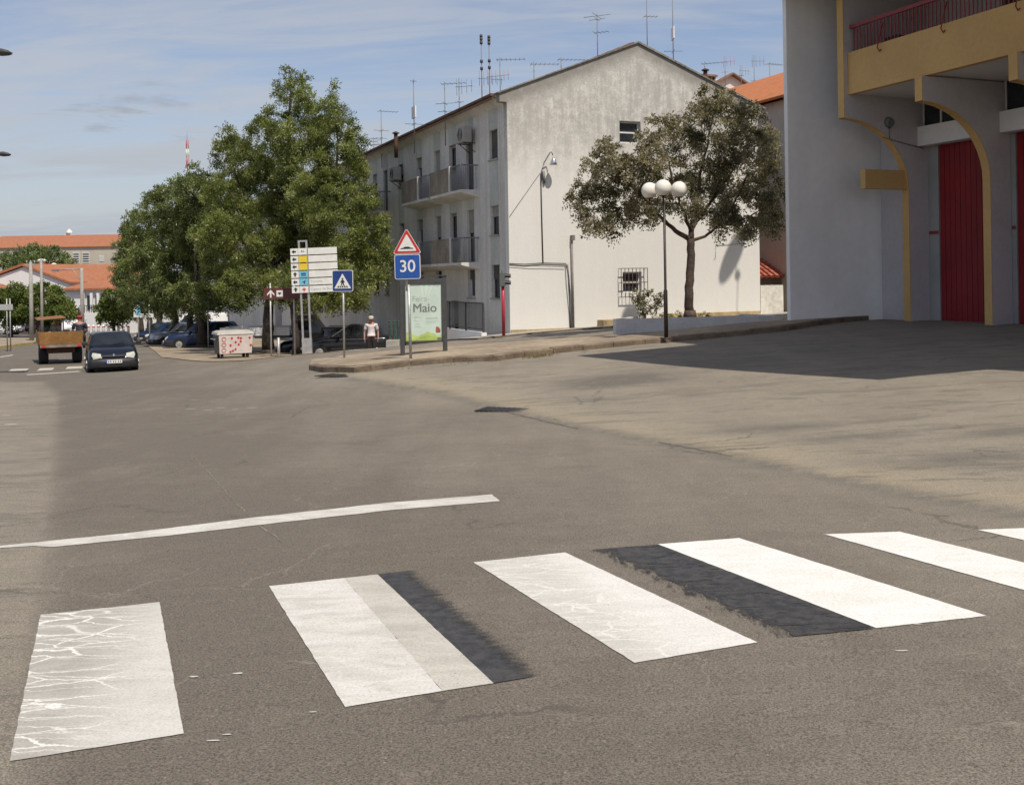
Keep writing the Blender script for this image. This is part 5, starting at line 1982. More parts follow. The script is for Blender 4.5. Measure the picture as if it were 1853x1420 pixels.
# ------------------------------------------------------------------ waste container
pw = foot(421, 642, 41)
wc = thing('waste_container', 'white waste container with red printed front panel beside the tree trunk', 'waste container', pw, rad(28))
t = MB()
t.loft([[(-.62, -.42, .22), (.62, -.42, .22), (.62, .42, .22), (-.62, .42, .22)], [(-.68, -.5, .98), (.68, -.5, .98), (.68, .5, .98), (-.68, .5, .98)]], 0, False)
t.build('bin', M_darkgrey, wc)
t = MB()
t.loft([[(-.72, -.54, .98), (.72, -.54, .98), (.72, .54, .98), (-.72, .54, .98)], [(-.70, -.5, 1.06), (.70, -.5, 1.06), (.70, .5, 1.06), (-.70, .5, 1.06)], [(-.6, -.2, 1.13), (.6, -.2, 1.13), (.6, .3, 1.13), (-.6, .3, 1.13)]], 0, False)
t.build('lid', pm('bin_lid', (.42, .40, .35), .6, (3, .1)), wc)
t = MB()
t.loft([[(-.62, -.46, .22), (.64, -.46, .22), (.64, -.44, .22), (-.62, -.44, .22)], [(-.66, -.54, .95), (.68, -.54, .95), (.68, -.52, .95), (-.66, -.52, .95)]], 0, False)
fp_ = t.build('front_panel', pm('panel_white', (.66, .58, .54), .5, (4, .08)), wc)
yy = lambda z: -.463 - (z - .22) * .11
for z in (.36, .58, .80):
    pts = [Vector((-.46 + .08 * math.cos(k * .52), yy(z + .08 * math.sin(k * .52)), z + .08 * math.sin(k * .52))) for k in range(13)]
    MB().tube(pts, .012, 5).build('red_ring', M_signred, fp_)
for (x, z) in ((-.15, .84), (.1, .85), (.2, .83), (.55, .84), (.0, .68), (.2, .70), (.12, .58), (-.2, .56), (.6, .54), (.0, .40), (-.1, .34), (-.2, .30)):
    a = .05
    MB().prism([(x - a, yy(z) - .003, z), (x, yy(z) - .003, z + a), (x + a, yy(z) - .003, z), (x, yy(z) - .003, z - a)], (0, -.006, 0)).build('red_mark', M_signred, fp_)

for x in (-.5, .5):
    for y in (-.32, .32):
        t = MB()
        t.tube([(x - .04, y, .1), (x + .04, y, .1)], .1, 12)
        t.box(x - .05, x + .05, y - .04, y + .04, .12, .225)
        t.build('wheel', M_black, wc)
for x in (-.74, .74):
    MB().tube([(x, -.3, .8), (x * 1.08, -.3, .8), (x * 1.08, .3, .8), (x, .3, .8)], .018, 6).build('handle', M_galv, wc)


# ------------------------------------------------------------------ vehicles
def car(label, cat, loc, rz, Lc, Wc, Hc, paint, kind='hatch', group=None, name='parked_car', hero=False, bumper=None):
    """front faces local -y"""
    c = thing(name, label, cat, loc, rz, group)
    hw = Wc / 2
    f, r = -Lc / 2, Lc / 2
    belt = Hc * (.69 if hero else .64)
    hood = Hc * (.59 if hero else .56)
    if kind == 'hatch':
        st = [(f, .86, .34, .50), (f + .06, .93, .24, .60), (f + .25, .98, .20, hood), (f + .75, 1, .19, hood + .07), (f + 1.05, 1, .19, belt - .01), (0, 1.0, .19, belt), (r - .6, 1, .19, belt + .02), (r - .15, .97, .22, belt + .02), (r - .03, .93, .28, belt - .05), (r, .88, .36, .62)]
        cab = (f + 1.0, f + 1.62, r - .55, r - .12)
    elif kind == 'sedan':
        st = [(f, .84, .36, .52), (f + .07, .93, .24, .62), (f + .3, .98, .20, hood), (f + .9, 1, .19, hood + .08), (f + 1.3, 1, .19, belt - .01), (0, 1, .19, belt), (r - 1.0, 1, .19, belt + .01), (r - .4, .98, .2, belt + .02), (r - .06, .94, .25, belt - .02), (r, .88, .36, .66)]
        cab = (f + 1.25, f + 2.0, r - 1.35, r - .55)
    else:
        st = [(f, .88, .34, .60), (f + .08, .95, .24, .78), (f + .35, .98, .20, hood + .12), (f + .8, 1, .19, belt), (f + 1.0, 1, .19, belt + .02), (0, 1, .19, belt + .02), (r - .5, 1, .19, belt + .02), (r - .1, .98, .2, belt + .02), (r - .02, .96, .25, belt), (r, .93, .36, .7)]
        cab = (f + .75, f + 1.25, r - .12, r - .04)

    def sec(y, k, zb_, zt):
        w = hw * k
        q = [(w * .92, zb_), (w * .99, zb_ + .10), (w, (zb_ + zt) * .55), (w * .97, zt - .12), (w * .90, zt - .03), (w * .72, zt)]
        return [(x, y, z) for x, z in q] + [(-x, y, z) for x, z in reversed(q)]
    MB().loft([sec(*s_) for s_ in st], 0, True).build('body', paint, c)
    y0, y1, y2, y3 = cab
    zt, zr = belt - .03, Hc
    wb, wt = hw * .93, hw * (.77 if hero else .72)
    b = [(-wb, y0, zt), (wb, y0, zt), (wb, y3, zt + .02), (-wb, y3, zt + .02)]

    def ring(k, ins):
        e = lambda a, b_: a + (b_ - a) * k
        w = e(wb, wt) - ins
        ya, yb = e(y0, y1), e(y3, y2)
        z = e(zt, zr - .04)
        return [(-w, ya + ins, z), (-w * .5, ya - .06 * (1 - k * .3) + ins, z + .004), (w * .5, ya - .06 * (1 - k * .3) + ins, z + .004), (w, ya + ins, z), (w, yb - ins, z), (-w, yb - ins, z)]
    rf = [(-wt + .12, y1 + .12, zr), (-wt * .4, y1 + .08, zr + .012), (wt * .4, y1 + .08, zr + .012), (wt - .12, y1 + .12, zr), (wt - .12, y2 - .1, zr - .005), (-wt + .12, y2 - .1, zr - .005)]
    MB().loft([ring(0, 0), ring(.94, 0), ring(1.0, .03), rf], 0, False).build('cabin', paint, c)
    # glazing, a little proud of the cabin

    def pan(p, q, r_, s_, nm='window'):
        p, q, r_, s_ = map(Vector, (p, q, r_, s_))
        n = (q - p).cross(s_ - p).normalized()
        cen_ = (p + q + r_ + s_) / 4
        if n.dot(cen_ - Vector((0, (y1 + y2) / 2, zt))) < 0:
            n = -n
        o_ = n * .008
        m = MB()
        m.prism([x + o_ for x in (p, q, r_, s_)], n * -.03)
        return m.build(nm, M_carglass, c)
    lo, hi = ring(.10, 0), ring(.90, 0)
    sh = lambda a, b_, k: tuple(Vector(a).lerp(Vector(b_), k))
    t = MB()
    idx = [0, 1, 2, 3]
    L0 = [Vector(lo[i]) for i in idx]
    H0 = [Vector(hi[i]) for i in idx]
    L0[0], L0[3] = L0[0].lerp(L0[3], .05), L0[3].lerp(L0[0], .05)
    H0[0], H0[3] = H0[0].lerp(H0[3], .06), H0[3].lerp(H0[0], .06)
    for i in range(3):
        p, q, r_, s_ = L0[i], L0[i + 1], H0[i + 1], H0[i]
        n = (q - p).cross(s_ - p).normalized()
        if n.y > 0:
            n = -n
        t.face([x + n * .008 for x in (p, q, r_, s_)])
    t.build('windscreen', M_carglass, c)
    pan(sh(lo[5], lo[4], .07), sh(lo[4], lo[5], .07), sh(hi[4], hi[5], .09), sh(hi[5], hi[4], .09), 'rear_window')
    for a, b_ in ((3, 4), (0, 5)):
        for k0, k1 in ((.10, .47), (.51, .90)) if kind != 'van' else ((.06, .26), (.30, .60)):
            pan(sh(lo[a], lo[b_], k0), sh(lo[a], lo[b_], k1), sh(hi[a], hi[b_], min(k1, .93)), sh(hi[a], hi[b_], k0 + .05), 'side_window')
    wr = .29 if Hc < 1.6 else .33
    for y in (f + .75, r - .72):
        for s_ in (-1, 1):
            m = MB()
            m.tube([(s_ * (hw - .21), y, wr), (s_ * (hw - .03), y, wr), (s_ * (hw + .012), y, wr)], [wr, wr, wr * .93], 20)
            w = m.build('wheel', M_black, c)
            m = MB()
            m.tube([(s_ * (hw + .010), y, wr), (s_ * (hw + .022), y, wr)], [wr * .62, wr * .55], 16)
            for k in range(5):
                a = k * 1.2566
                m.beam((s_ * (hw + .025), y, wr), (s_ * (hw + .025), y + wr * .55 * math.cos(a), wr + wr * .55 * math.sin(a)), .04, .02)
            m.build('rim', M_galv, w)
            m = MB()
            m.tube([(s_ * (hw - .1), y, wr + .01), (s_ * (hw + .004), y, wr + .01)], wr + .055, 20)
            m.build('wheel_arch', M_black, c)
    bm_ = bumper or M_plastic
    m = MB()
    secs = []
    for x, yo in ((-hw * .99, .42), (-hw * .97, .12), (-hw * .8, -.02), (-hw * .4, -.055), (0, -.065), (hw * .4, -.055), (hw * .8, -.02), (hw * .97, .12), (hw * .99, .42)):
        yb_ = f + yo
        secs.append([(x, yb_ + .05, .20), (x, yb_ - .01, .26), (x, yb_ - .02, .42), (x, yb_, .50), (x, yb_ + .08, .52), (x, yb_ + .2, .3)])
    m.loft(secs, 0, True)
    fb = m.build('front_bumper', bm_, c)
    m = MB().box(-hw * .6, hw * .6, f - .092, f - .03, .26, .33)
    m.build('air_intake', M_black, fb)
    m = MB()
    m.box(-hw * .9, hw * .9, r - .1, r + .03, .30, .54)
    m.build('rear_bumper', bm_, c, .03)
    for s_ in (-1, 1):
        m = MB()
        x0_, x1_ = s_ * hw * .93, s_ * hw * .50
        m.loft([[(x0_, f + .20, .535), (x0_, f + .26, .64), (x0_ * .98, f + .30, .70)], [(s_ * hw * .80, f + .03, .52), (s_ * hw * .80, f + .04, .65), (s_ * hw * .79, f + .15, .735)], [(x1_, f + .0, .565), (x1_, f + .02, .64), (x1_, f + .11, .69)]], 0, True, False, False)
        m.build('headlight', M_lamp, c)
        m = MB()
        m.loft([[(s_ * hw * .965, f + .34, .57), (s_ * hw * .965, f + .38, .65)], [(s_ * hw * .935, f + .195, .555), (s_ * hw * .935, f + .25, .65)]], 0, True, False, False)
        m.build('indicator', M_amber, c)
        m = MB()
        m.obox(Vector((s_ * (hw + .08), y0 + .33, belt + .07)), Vector((.09, 0, 0)), Vector((0, .06, 0)), Vector((0, 0, .065)))
        m.beam((s_ * (hw - .12), y0 + .35, belt + .02), (s_ * (hw + .02), y0 + .34, belt + .05), .04, .04)
        m.build('mirror', M_plastic if hero else paint, c, .02)
        m = MB().box(s_ * (hw * .74), s_ * (hw * .93), r - .06, r - .0, .62, belt - .08)
        m.build('tail_light', M_signred, c)
        m = MB()
        for yd in (y1 - .05 + (y2 - y1) * .33, y1 + (y2 - y1) * .85):
            m.box(s_ * (hw - .005), s_ * (hw + .015), yd, yd + .14, belt - .17, belt - .14)
        m.build('door_handle', M_plastic, c)
        MB().box(s_ * (hw - .004), s_ * (hw + .012), f + 1.25, r - 1.2, .40, .46).build('side_strip', M_plastic, c)
    m = MB().box(-hw * .46, hw * .46, f - .012, f + .06, .575, .605)
    m.build('grille', M_black, c)
    m = MB().box(-.26, .26, f - .098, f - .07, .375, .485)
    pl_ = m.build('number_plate', M_signwhite, c)
    MB().box(-.26, -.215, f - .1, f - .0975, .376, .484).build('plate_band', M_signblue, pl_)
    m = MB()
    for k in range(6):
        x = -.17 + k * .068 + (.02 if k > 1 else 0) + (.02 if k > 3 else 0)
        m.box(x - .02, x + .02, f - .1, f - .0978, .40, .46)
    m.build('plate_characters', M_inkgrey, pl_)
    if hero:
        m = MB()
        m.prism([(0, f - .0, .70), (.032, f - .01, .65), (0, f - .02, .60), (-.032, f - .01, .65)], (0, -.02, 0))
        m.build('emblem', M_chrome, c)
        m = MB()
        for s_ in (-1, 1):
            m.beam((s_ * .05 - .1, y0 - .02, belt + .0), (s_ * .05 - .1 + .45, y0 + .05, belt + .08), .012, .012)
        m.build('wiper', M_black, c)
    return c


q = foot(201, 668, 36.6)
car('navy blue hatchback driving towards the viewer with dark bumpers', 'car', q, rad(24), 3.75, 1.62, 1.34, M_navy, 'hatch', None, 'hatchback_car', True)
cars_g = 'cars parked under the street trees'


def cz(u, v, d):
    p = at(u, v, d)
    return Vector((p.x, p.y, p.z))


car('black saloon with bright window trim parked behind the old man', 'car', cz(630, 646, 45.5), rad(-84), 3.9, 1.72, 1.46, M_blackcar, 'sedan', cars_g)
car('dark car with glinting windscreen behind the direction sign posts', 'car', cz(578, 646, 48.5), rad(-82), 3.8, 1.68, 1.42, M_blackcar, 'hatch', cars_g)
car('dark car mostly hidden behind the black saloon', 'car', cz(612, 642, 53), rad(-80), 4.2, 1.7, 1.52, M_blackcar, 'hatch', cars_g)
car('dark blue car between the tree trunks left of the waste container', 'car', cz(372, 630, 56), rad(-75), 4.2, 1.72, 1.45, M_bluecar, 'hatch', cars_g)
car('silver car seen between the thin tree trunks', 'car', cz(330, 626, 63), rad(-60), 4.0, 1.7, 1.42, M_silver, 'hatch', cars_g)
car('white van parked far back under the street trees', 'van', cz(358, 620, 76), rad(-80), 4.6, 1.85, 2.2, M_whitecar, 'van', cars_g, 'parked_van')
car('dark car deep in the shade under the farthest street trees', 'car', cz(296, 620, 72), rad(-30), 4.0, 1.7, 1.42, M_bluecar, 'hatch', cars_g)
# flatbed lorry behind the trunk
pk_ = cz(486, 640, 48)
ft_ = thing('flatbed_truck', 'small flatbed truck with white drop sides behind the big tree trunk', 'truck', pk_, rad(90))
MB().box(-.95, .95, -1.2, 2.0, .78, .9).build('bed', M_darkgrey, ft_)
t = MB()
for x in (-.95, .95):
    t.box(x - .03, x + .03, -1.2, 2.0, .905, 1.28)
    t.box(x - .04, x + .04, -1.2, 2.0, 1.02, 1.05)
t.box(-.92, .92, 1.95, 2.0, .905, 1.28)
t.build('drop_side', M_whitecar, ft_)
t = MB()
t.loft([[(-.85, -2.6, .4), (.85, -2.6, .4), (.85, -1.3, .4), (-.85, -1.3, .4)], [(-.88, -2.65, 1.0), (.88, -2.65, 1.0), (.88, -1.3, 1.0), (-.88, -1.3, 1.0)], [(-.75, -2.1, 1.8), (.75, -2.1, 1.8), (.75, -1.35, 1.8), (-.75, -1.35, 1.8)]], 0, False)
cb_ = t.build('cab', M_blackcar, ft_)
t = MB()
for s_ in (-1, 1):
    t.box(s_ * .83, s_ * .86, -2.05, -1.45, 1.1, 1.65)
t.build('window', M_carglass, cb_)
for y in (-2.0, 1.3):
    for s_ in (-1, 1):
        t = MB()
        t.tube([(s_ * .62, y, .33), (s_ * .86, y, .33)], .33, 16)
        t.build('wheel', M_black, ft_)
# parked far left
car('silver pickup like car parked by the concrete pole at the left', 'car', cz(40, 606, 104), rad(80), 4.8, 1.8, 1.55, M_silver, 'sedan', 'cars parked beyond the roundabout')
car('dark car parked right of the concrete pole', 'car', cz(88, 603, 100), rad(95), 4.0, 1.7, 1.45, M_blackcar, 'hatch', 'cars parked beyond the roundabout')
car('white van parked behind the passengers of the farm trailer', 'van', cz(134, 604, 90), rad(20), 4.4, 1.85, 2.0, M_whitecar, 'van', 'cars parked beyond the roundabout', 'parked_van')
car('small white van far off right of the farm trailer', 'van', cz(176, 604, 112), rad(10), 4.0, 1.7, 1.85, M_whitecar, 'van', 'cars parked beyond the roundabout', 'parked_van')
car('white car cut by the left edge of the photo', 'car', cz(-4, 606, 98), rad(90), 4.2, 1.7, 1.45, M_whitecar, 'hatch', 'cars parked beyond the roundabout')


# ------------------------------------------------------------------ people
def skinmesh(name, verts, edges, radii, mat, parent, sub=1):
    me = bpy.data.meshes.new(name)
    me.from_pydata(verts, edges, [])
    o = bpy.data.objects.new(name, me)
    COL.objects.link(o)
    m = o.modifiers.new('skin', 'SKIN')
    m.use_smooth_shade = True
    sv = me.skin_vertices[0].data if me.skin_vertices else None
    if sv is None:
        bm = bmesh.new()
        bm.from_mesh(me)
        bm.verts.layers.skin.verify()
        bm.to_mesh(me)
        bm.free()
        sv = me.skin_vertices[0].data
    for i, r in enumerate(radii):
        sv[i].radius = r if isinstance(r, tuple) else (r, r)
        sv[i].use_root = i == 0
    s_ = o.modifiers.new('sub', 'SUBSURF')
    s_.levels = sub
    s_.render_levels = sub
    dg = bpy.context.evaluated_depsgraph_get()
    me2 = bpy.data.meshes.new_from_object(o.evaluated_get(dg))
    bpy.data.objects.remove(o)
    me2.materials.clear()
    me2.materials.append(mat)
    o = bpy.data.objects.new(name, me2)
    COL.objects.link(o)
    o.parent = parent
    return o


def person(label, loc, rz, shirt, trousers, cap, seated=False, h=1.70):
    p = thing('person', label, 'person', loc, rz)
    k = h / 1.70
    zh = .90
    if seated:
        zh = .12
    J = {'pel': (0, 0, zh), 'wai': (0, 0, zh + .20), 'che': (0, -.01, zh + .40), 'neb': (0, 0, zh + .52), 'nec': (0, -.02, zh + .58), 'hd': (0, -.04, zh + .70), 'crn': (0, -.03, zh + .80)}
    for s_, n in ((-1, 'l'), (1, 'r')):
        J['sh' + n] = (s_ * .19, 0, zh + .48)
        J['el' + n] = (s_ * .27, .03, zh + .20) if not seated else (s_ * .27, -.02, zh + .22)
        J['wr' + n] = (s_ * .27, -.06, zh - .04) if not seated else (s_ * .18, -.22, zh + .14)
        J['ha' + n] = (s_ * .265, -.09, zh - .13) if not seated else (s_ * .14, -.29, zh + .13)
        J['hi' + n] = (s_ * .095, 0, zh - .04)
        J['kn' + n] = (s_ * .11, -.03, .48) if not seated else (s_ * .13, -.42, zh)
        J['an' + n] = (s_ * .11, .02, .08) if not seated else (s_ * .13, -.44, zh - .42)
        J['to' + n] = (s_ * .13, -.15, .04) if not seated else (s_ * .13, -.6, zh - .45)
    names = list(J)
    ix = {n: i for i, n in enumerate(names)}
    V = [tuple(c * k for c in J[n]) for n in names]
    E = [('pel', 'wai'), ('wai', 'che'), ('che', 'neb'), ('neb', 'nec'), ('nec', 'hd'), ('hd', 'crn')]
    for n in 'lr':
        E += [('neb', 'sh' + n), ('sh' + n, 'el' + n), ('el' + n, 'wr' + n), ('wr' + n, 'ha' + n), ('pel', 'hi' + n), ('hi' + n, 'kn' + n), ('kn' + n, 'an' + n), ('an' + n, 'to' + n)]
    Rr = {'pel': .13, 'wai': .125, 'che': .14, 'neb': .09, 'nec': .055, 'hd': .095, 'crn': .07}
    for n in 'lr':
        Rr.update({'sh' + n: .06, 'el' + n: .042, 'wr' + n: .03, 'ha' + n: .04, 'hi' + n: .085, 'kn' + n: .06, 'an' + n: .045, 'to' + n: .04})
    skinmesh('body', V, [(ix[a], ix[b]) for a, b in E], [Rr[n] * k for n in names], M_skin, p)
    # five fingers on each hand, curled a little
    fg = MB()
    for s_, n in ((-1, 'l'), (1, 'r')):
        hp = Vector(V[ix['ha' + n]])
        dr = (hp - Vector(V[ix['wr' + n]])).normalized()
        for j in range(4):
            a = hp + dr * .02 + Vector((0, (j - 1.5) * .018, 0))
            ln = (.055, .07, .066, .05)[j] * k
            fg.tube([a, a + dr * ln * .6, a + dr * ln + Vector((-s_ * .018, 0, 0))], [.0095, .009, .007], 6)
        a = hp + Vector((-s_ * .01, -.035, .0))
        fg.tube([a, a + dr * .03 + Vector((-s_ * .012, -.016, 0)), a + dr * .055 + Vector((-s_ * .015, -.012, 0))], [.011, .010, .008], 6)
    fg.build('fingers', M_skin, p)
    # face
    fc = MB()
    hd = Vector(V[ix['hd']])
    fc.loft([[hd + Vector((-.012, -.088, .03)), hd + Vector((.012, -.088, .03)), hd + Vector((0, -.094, .03))], [hd + Vector((-.02, -.09, -.012)), hd + Vector((.02, -.09, -.012)), hd + Vector((0, -.122, -.015))]], 0, True)
    for s_ in (-1, 1):
        fc.sphere(hd + Vector((s_ * .096, .0, .0)), .028, 8, 6)
    fc.build('face_features', M_skin, p)
    fc = MB()
    for s_ in (-1, 1):
        fc.sphere(hd + Vector((s_ * .034, -.084, .022)), .011, 8, 6)
    fc.box(hd.x - .028, hd.x + .028, hd.y - .094, hd.y - .08, hd.z - .048, hd.z - .04)
    fc.build('eyes_and_mouth', M_ink, p)
    # shirt: torso and short sleeves
    sv = ['wai', 'che', 'neb', 'shl', 'shr', 'cl', 'cr', 'hem']
    J2 = dict(J)
    for n in 'lr':
        a, b = Vector(J['sh' + n]), Vector(J['el' + n])
        J2['c' + n] = tuple(a.lerp(b, .8))
    J2['hem'] = (0, 0, zh + .06)
    ix2 = {n: i for i, n in enumerate(sv)}
    skinmesh('shirt', [tuple(c * k for c in J2[n]) for n in sv], [(ix2[a], ix2[b]) for a, b in (('wai', 'che'), ('che', 'neb'), ('neb', 'shl'), ('neb', 'shr'), ('shl', 'cl'), ('shr', 'cr'), ('wai', 'hem'))],
             [x * k for x in (.155, .168, .11, .085, .085, .07, .07, .16)], shirt, p)
    tv = ['pel', 'hil', 'hir', 'knl', 'knr', 'al', 'ar', 'wst']
    for n in 'lr':
        J2['a' + n] = tuple(Vector(J['kn' + n]).lerp(Vector(J['an' + n]), .95))
    J2['wst'] = (0, 0, zh + .10)
    ix3 = {n: i for i, n in enumerate(tv)}
    skinmesh('trousers', [tuple(c * k for c in J2[n]) for n in tv], [(ix3[a], ix3[b]) for a, b in (('pel', 'hil'), ('pel', 'hir'), ('hil', 'knl'), ('hir', 'knr'), ('knl', 'al'), ('knr', 'ar'), ('pel', 'wst'))],
             [x * k for x in (.155, .11, .11, .085, .085, .075, .075, .15)], trousers, p)
    sh_ = MB()
    for n in 'lr':
        a, b = Vector(V[ix['an' + n]]), Vector(V[ix['to' + n]])
        sh_.tube([a + Vector((0, .06, -.03)), a + Vector((0, 0, -.01)), b + Vector((0, 0, .005)), b + Vector((0, -.05, 0))], [.045, .055, .048, .025], 8)
    sh_.build('shoes', M_black, p)
    cp_ = MB()
    top = Vector(V[ix['crn']])
    cp_.lathe(top + Vector((0, 0, -.05)), [(.108, -.02), (.112, .02), (.10, .06), (.06, .085), (.01, .09)], 14)
    cp_.prism([top + Vector((-.08, -.09, -.065)), top + Vector((.08, -.09, -.065)), top + Vector((.06, -.17, -.08)), top + Vector((-.06, -.17, -.08))], (0, 0, .012))
    cp_.build('cap', cap, p)
    return p


pmn = at(672, 645, 40.6)
zf = at(672, 574, 40.6).z - 1.68
person('old man in white short sleeved shirt, dark trousers and pale cap before the black car', (pmn.x, pmn.y, zf), rad(8), pm('white_shirt', (.62, .56, .56), .8, (6, .06)), pm('dark_trousers', (.022, .016, .018), .85, (6, .2)), pm('pale_cap', (.50, .47, .42), .8, (8, .08)))

# ------------------------------------------------------------------ farm trailer with two passengers
tp = foot(110, 656, 39.5)
ftl = thing('farm_trailer', 'old farm trailer with orange boards and a light canopy carrying two people', 'trailer', tp, rad(27))
t = MB()
t.box(-.72, .72, -.3, 2.6, .62, .74)
t.box(-.5, .5, -.1, 2.5, .42, .62)
t.build('chassis', M_rust, ftl)
t = MB()
t.loft([[(-.76, -.34, .78), (.76, -.34, .78), (.76, -.30, .78), (-.76, -.30, .78)], [(-.78, -.46, 1.26), (.78, -.46, 1.26), (.78, -.42, 1.26), (-.78, -.42, 1.26)]], 0, False)
t.build('tailboard', M_wood, ftl)
for x in (-.76, .76):
    for i in range(3):
        MB().box(x - .02, x + .02, -.28, 2.6, .76 + i * .165, .92 + i * .165).build('side_board', M_wood, ftl)
MB().box(-.7, .7, 1.2, 1.6, .76, .98).build('bench', M_wood, ftl)
MB().box(-.75, .75, -.44, -.34, .66, .76).build('bumper_beam', pm('worn_steel', (.22, .18, .14), .6, (4, .3)), ftl)
t = MB()
for x in (-.74, .1):
    for y in (.0, 2.4):
        t.box(x - .02, x + .02, y - .02, y + .02, .75, 1.72)
t.build('canopy_post', M_rust, ftl)
t = MB()
t.obox(Vector((-.32, 1.2, 1.75)), Vector((.50, 0, .03)), Vector((0, 1.35, .0)), Vector((0, 0, .018)))
t.build('canopy_board', pm('brown_board', (.24, .11, .045), .8, (2, .2)), ftl)
for x in (-.60, .60):
    t = MB()
    t.tube([(x - .17, .35, .36), (x - .15, .35, .36), (x + .15, .35, .36), (x + .17, .35, .36)], [.30, .36, .36, .30], 18)
    w = t.build('wheel', M_black, ftl)
    MB().tube([(x - .172, .35, .36), (x + .172, .35, .36)], .16, 14).build('rim', M_rust, w)
for x in (-.62, .62):
    MB().box(x - .07, x + .07, -.45, -.442, .67, .75).build('tail_light', M_signred, ftl)
ftp = Vector((tp.x, tp.y, tp.z))
person('passenger in dark shirt and red cap riding in the farm trailer', ftp + Vector((.36, .9, .88)), rad(200), pm('navy_shirt', (.03, .035, .06), .85, (6, .1)), pm('grey_trousers', (.06, .06, .065), .85, (6, .1)), pm('red_cap', (.35, .03, .03), .8, (6, .1)), True)
person('passenger in pale clothes sitting at the left of the farm trailer', ftp + Vector((-.5, .7, .80)), rad(150), pm('pale_jacket', (.30, .28, .25), .85, (6, .1)), pm('brown_trousers', (.08, .06, .05), .85, (6, .1)), pm('grey_cap', (.30, .29, .28), .8, (6, .1)), True)

# ------------------------------------------------------------------ street trees
d1 = 47.0
b1 = foot(485, 641, d1)
lob1 = [(521, 127, 9), (516, 146, 13), (548, 140, 9), (540, 160, 16), (515, 172, 18), (552, 180, 18), (497, 158, 7), (603, 156, 7), (597, 172, 11), (612, 190, 12), (590, 205, 22), (632, 212, 10), (625, 232, 18), (560, 205, 32), (495, 222, 30), (470, 238, 22), (540, 245, 45), (600, 250, 42), (640, 262, 22), (405, 245, 18), (415, 270, 26), (400, 290, 16),
        (455, 285, 42), (500, 300, 48), (560, 300, 50), (615, 310, 45), (650, 300, 18), (430, 320, 36), (470, 350, 48), (530, 350, 55), (590, 360, 55), (645, 355, 40), (668, 380, 26), (400, 350, 34), (430, 390, 42), (490, 405, 52), (550, 410, 55), (610, 415, 52), (660, 420, 36), (688, 410, 14),
        (395, 420, 40), (440, 440, 45), (500, 460, 50), (560, 470, 46), (620, 470, 44), (665, 465, 30), (692, 470, 16), (690, 500, 16), (400, 470, 36), (450, 500, 38), (510, 515, 34), (600, 515, 34), (650, 505, 28), (630, 540, 20), (575, 535, 24), (420, 520, 26), (690, 455, 18)]
tg = 'street trees along the parking'
tree('tall feathery locust tree, nearest and tallest of the street row', b1, d1, lob1,
     ([(485, 632, 0), (484, 580, 0), (487, 530, 0), (495, 450, 0), (515, 330, 0), (525, 220, 0), (525, 160, 0)], .30, .04),
     [([(487, 520, 0), (440, 440, -.5), (420, 350, -.6)], .14, .03), ([(490, 490, 0), (560, 420, .5), (610, 320, .8), (605, 200, .8)], .15, .03), ([(495, 450, 0), (450, 380, .8), (410, 280, 1)], .1, .02), ([(490, 500, 0), (600, 470, -1), (660, 420, -1.4)], .12, .03), ([(500, 420, 0), (560, 360, -1), (640, 350, -1.2)], .09, .02)],
     M_leaf1, M_bark, 540, (.14, .05, .42), tg, 51, 'street_tree', droop=.5, dscale=2.3)
d1b = 41.0
b1b = at(535, 648, d1b)
tree('forked street tree with leaning trunk behind the direction sign', b1b, d1b, [(600, 500, 40), (560, 520, 36), (640, 520, 30), (520, 520, 30), (680, 500, 18), (610, 545, 22), (560, 550, 18), (650, 548, 14)],
     ([(535, 640, 0), (534, 600, 0), (530, 560, 0), (536, 520, 0)], .17, .10), [([(532, 575, 0), (548, 535, 0), (575, 500, 0), (610, 480, 0)], .09, .03), ([(530, 560, 0), (512, 520, 0), (505, 480, 0)], .09, .03)],
     M_leaf1, M_bark, 430, (.15, .055, .4), tg, 52, 'street_tree', droop=.5, dscale=1.0)
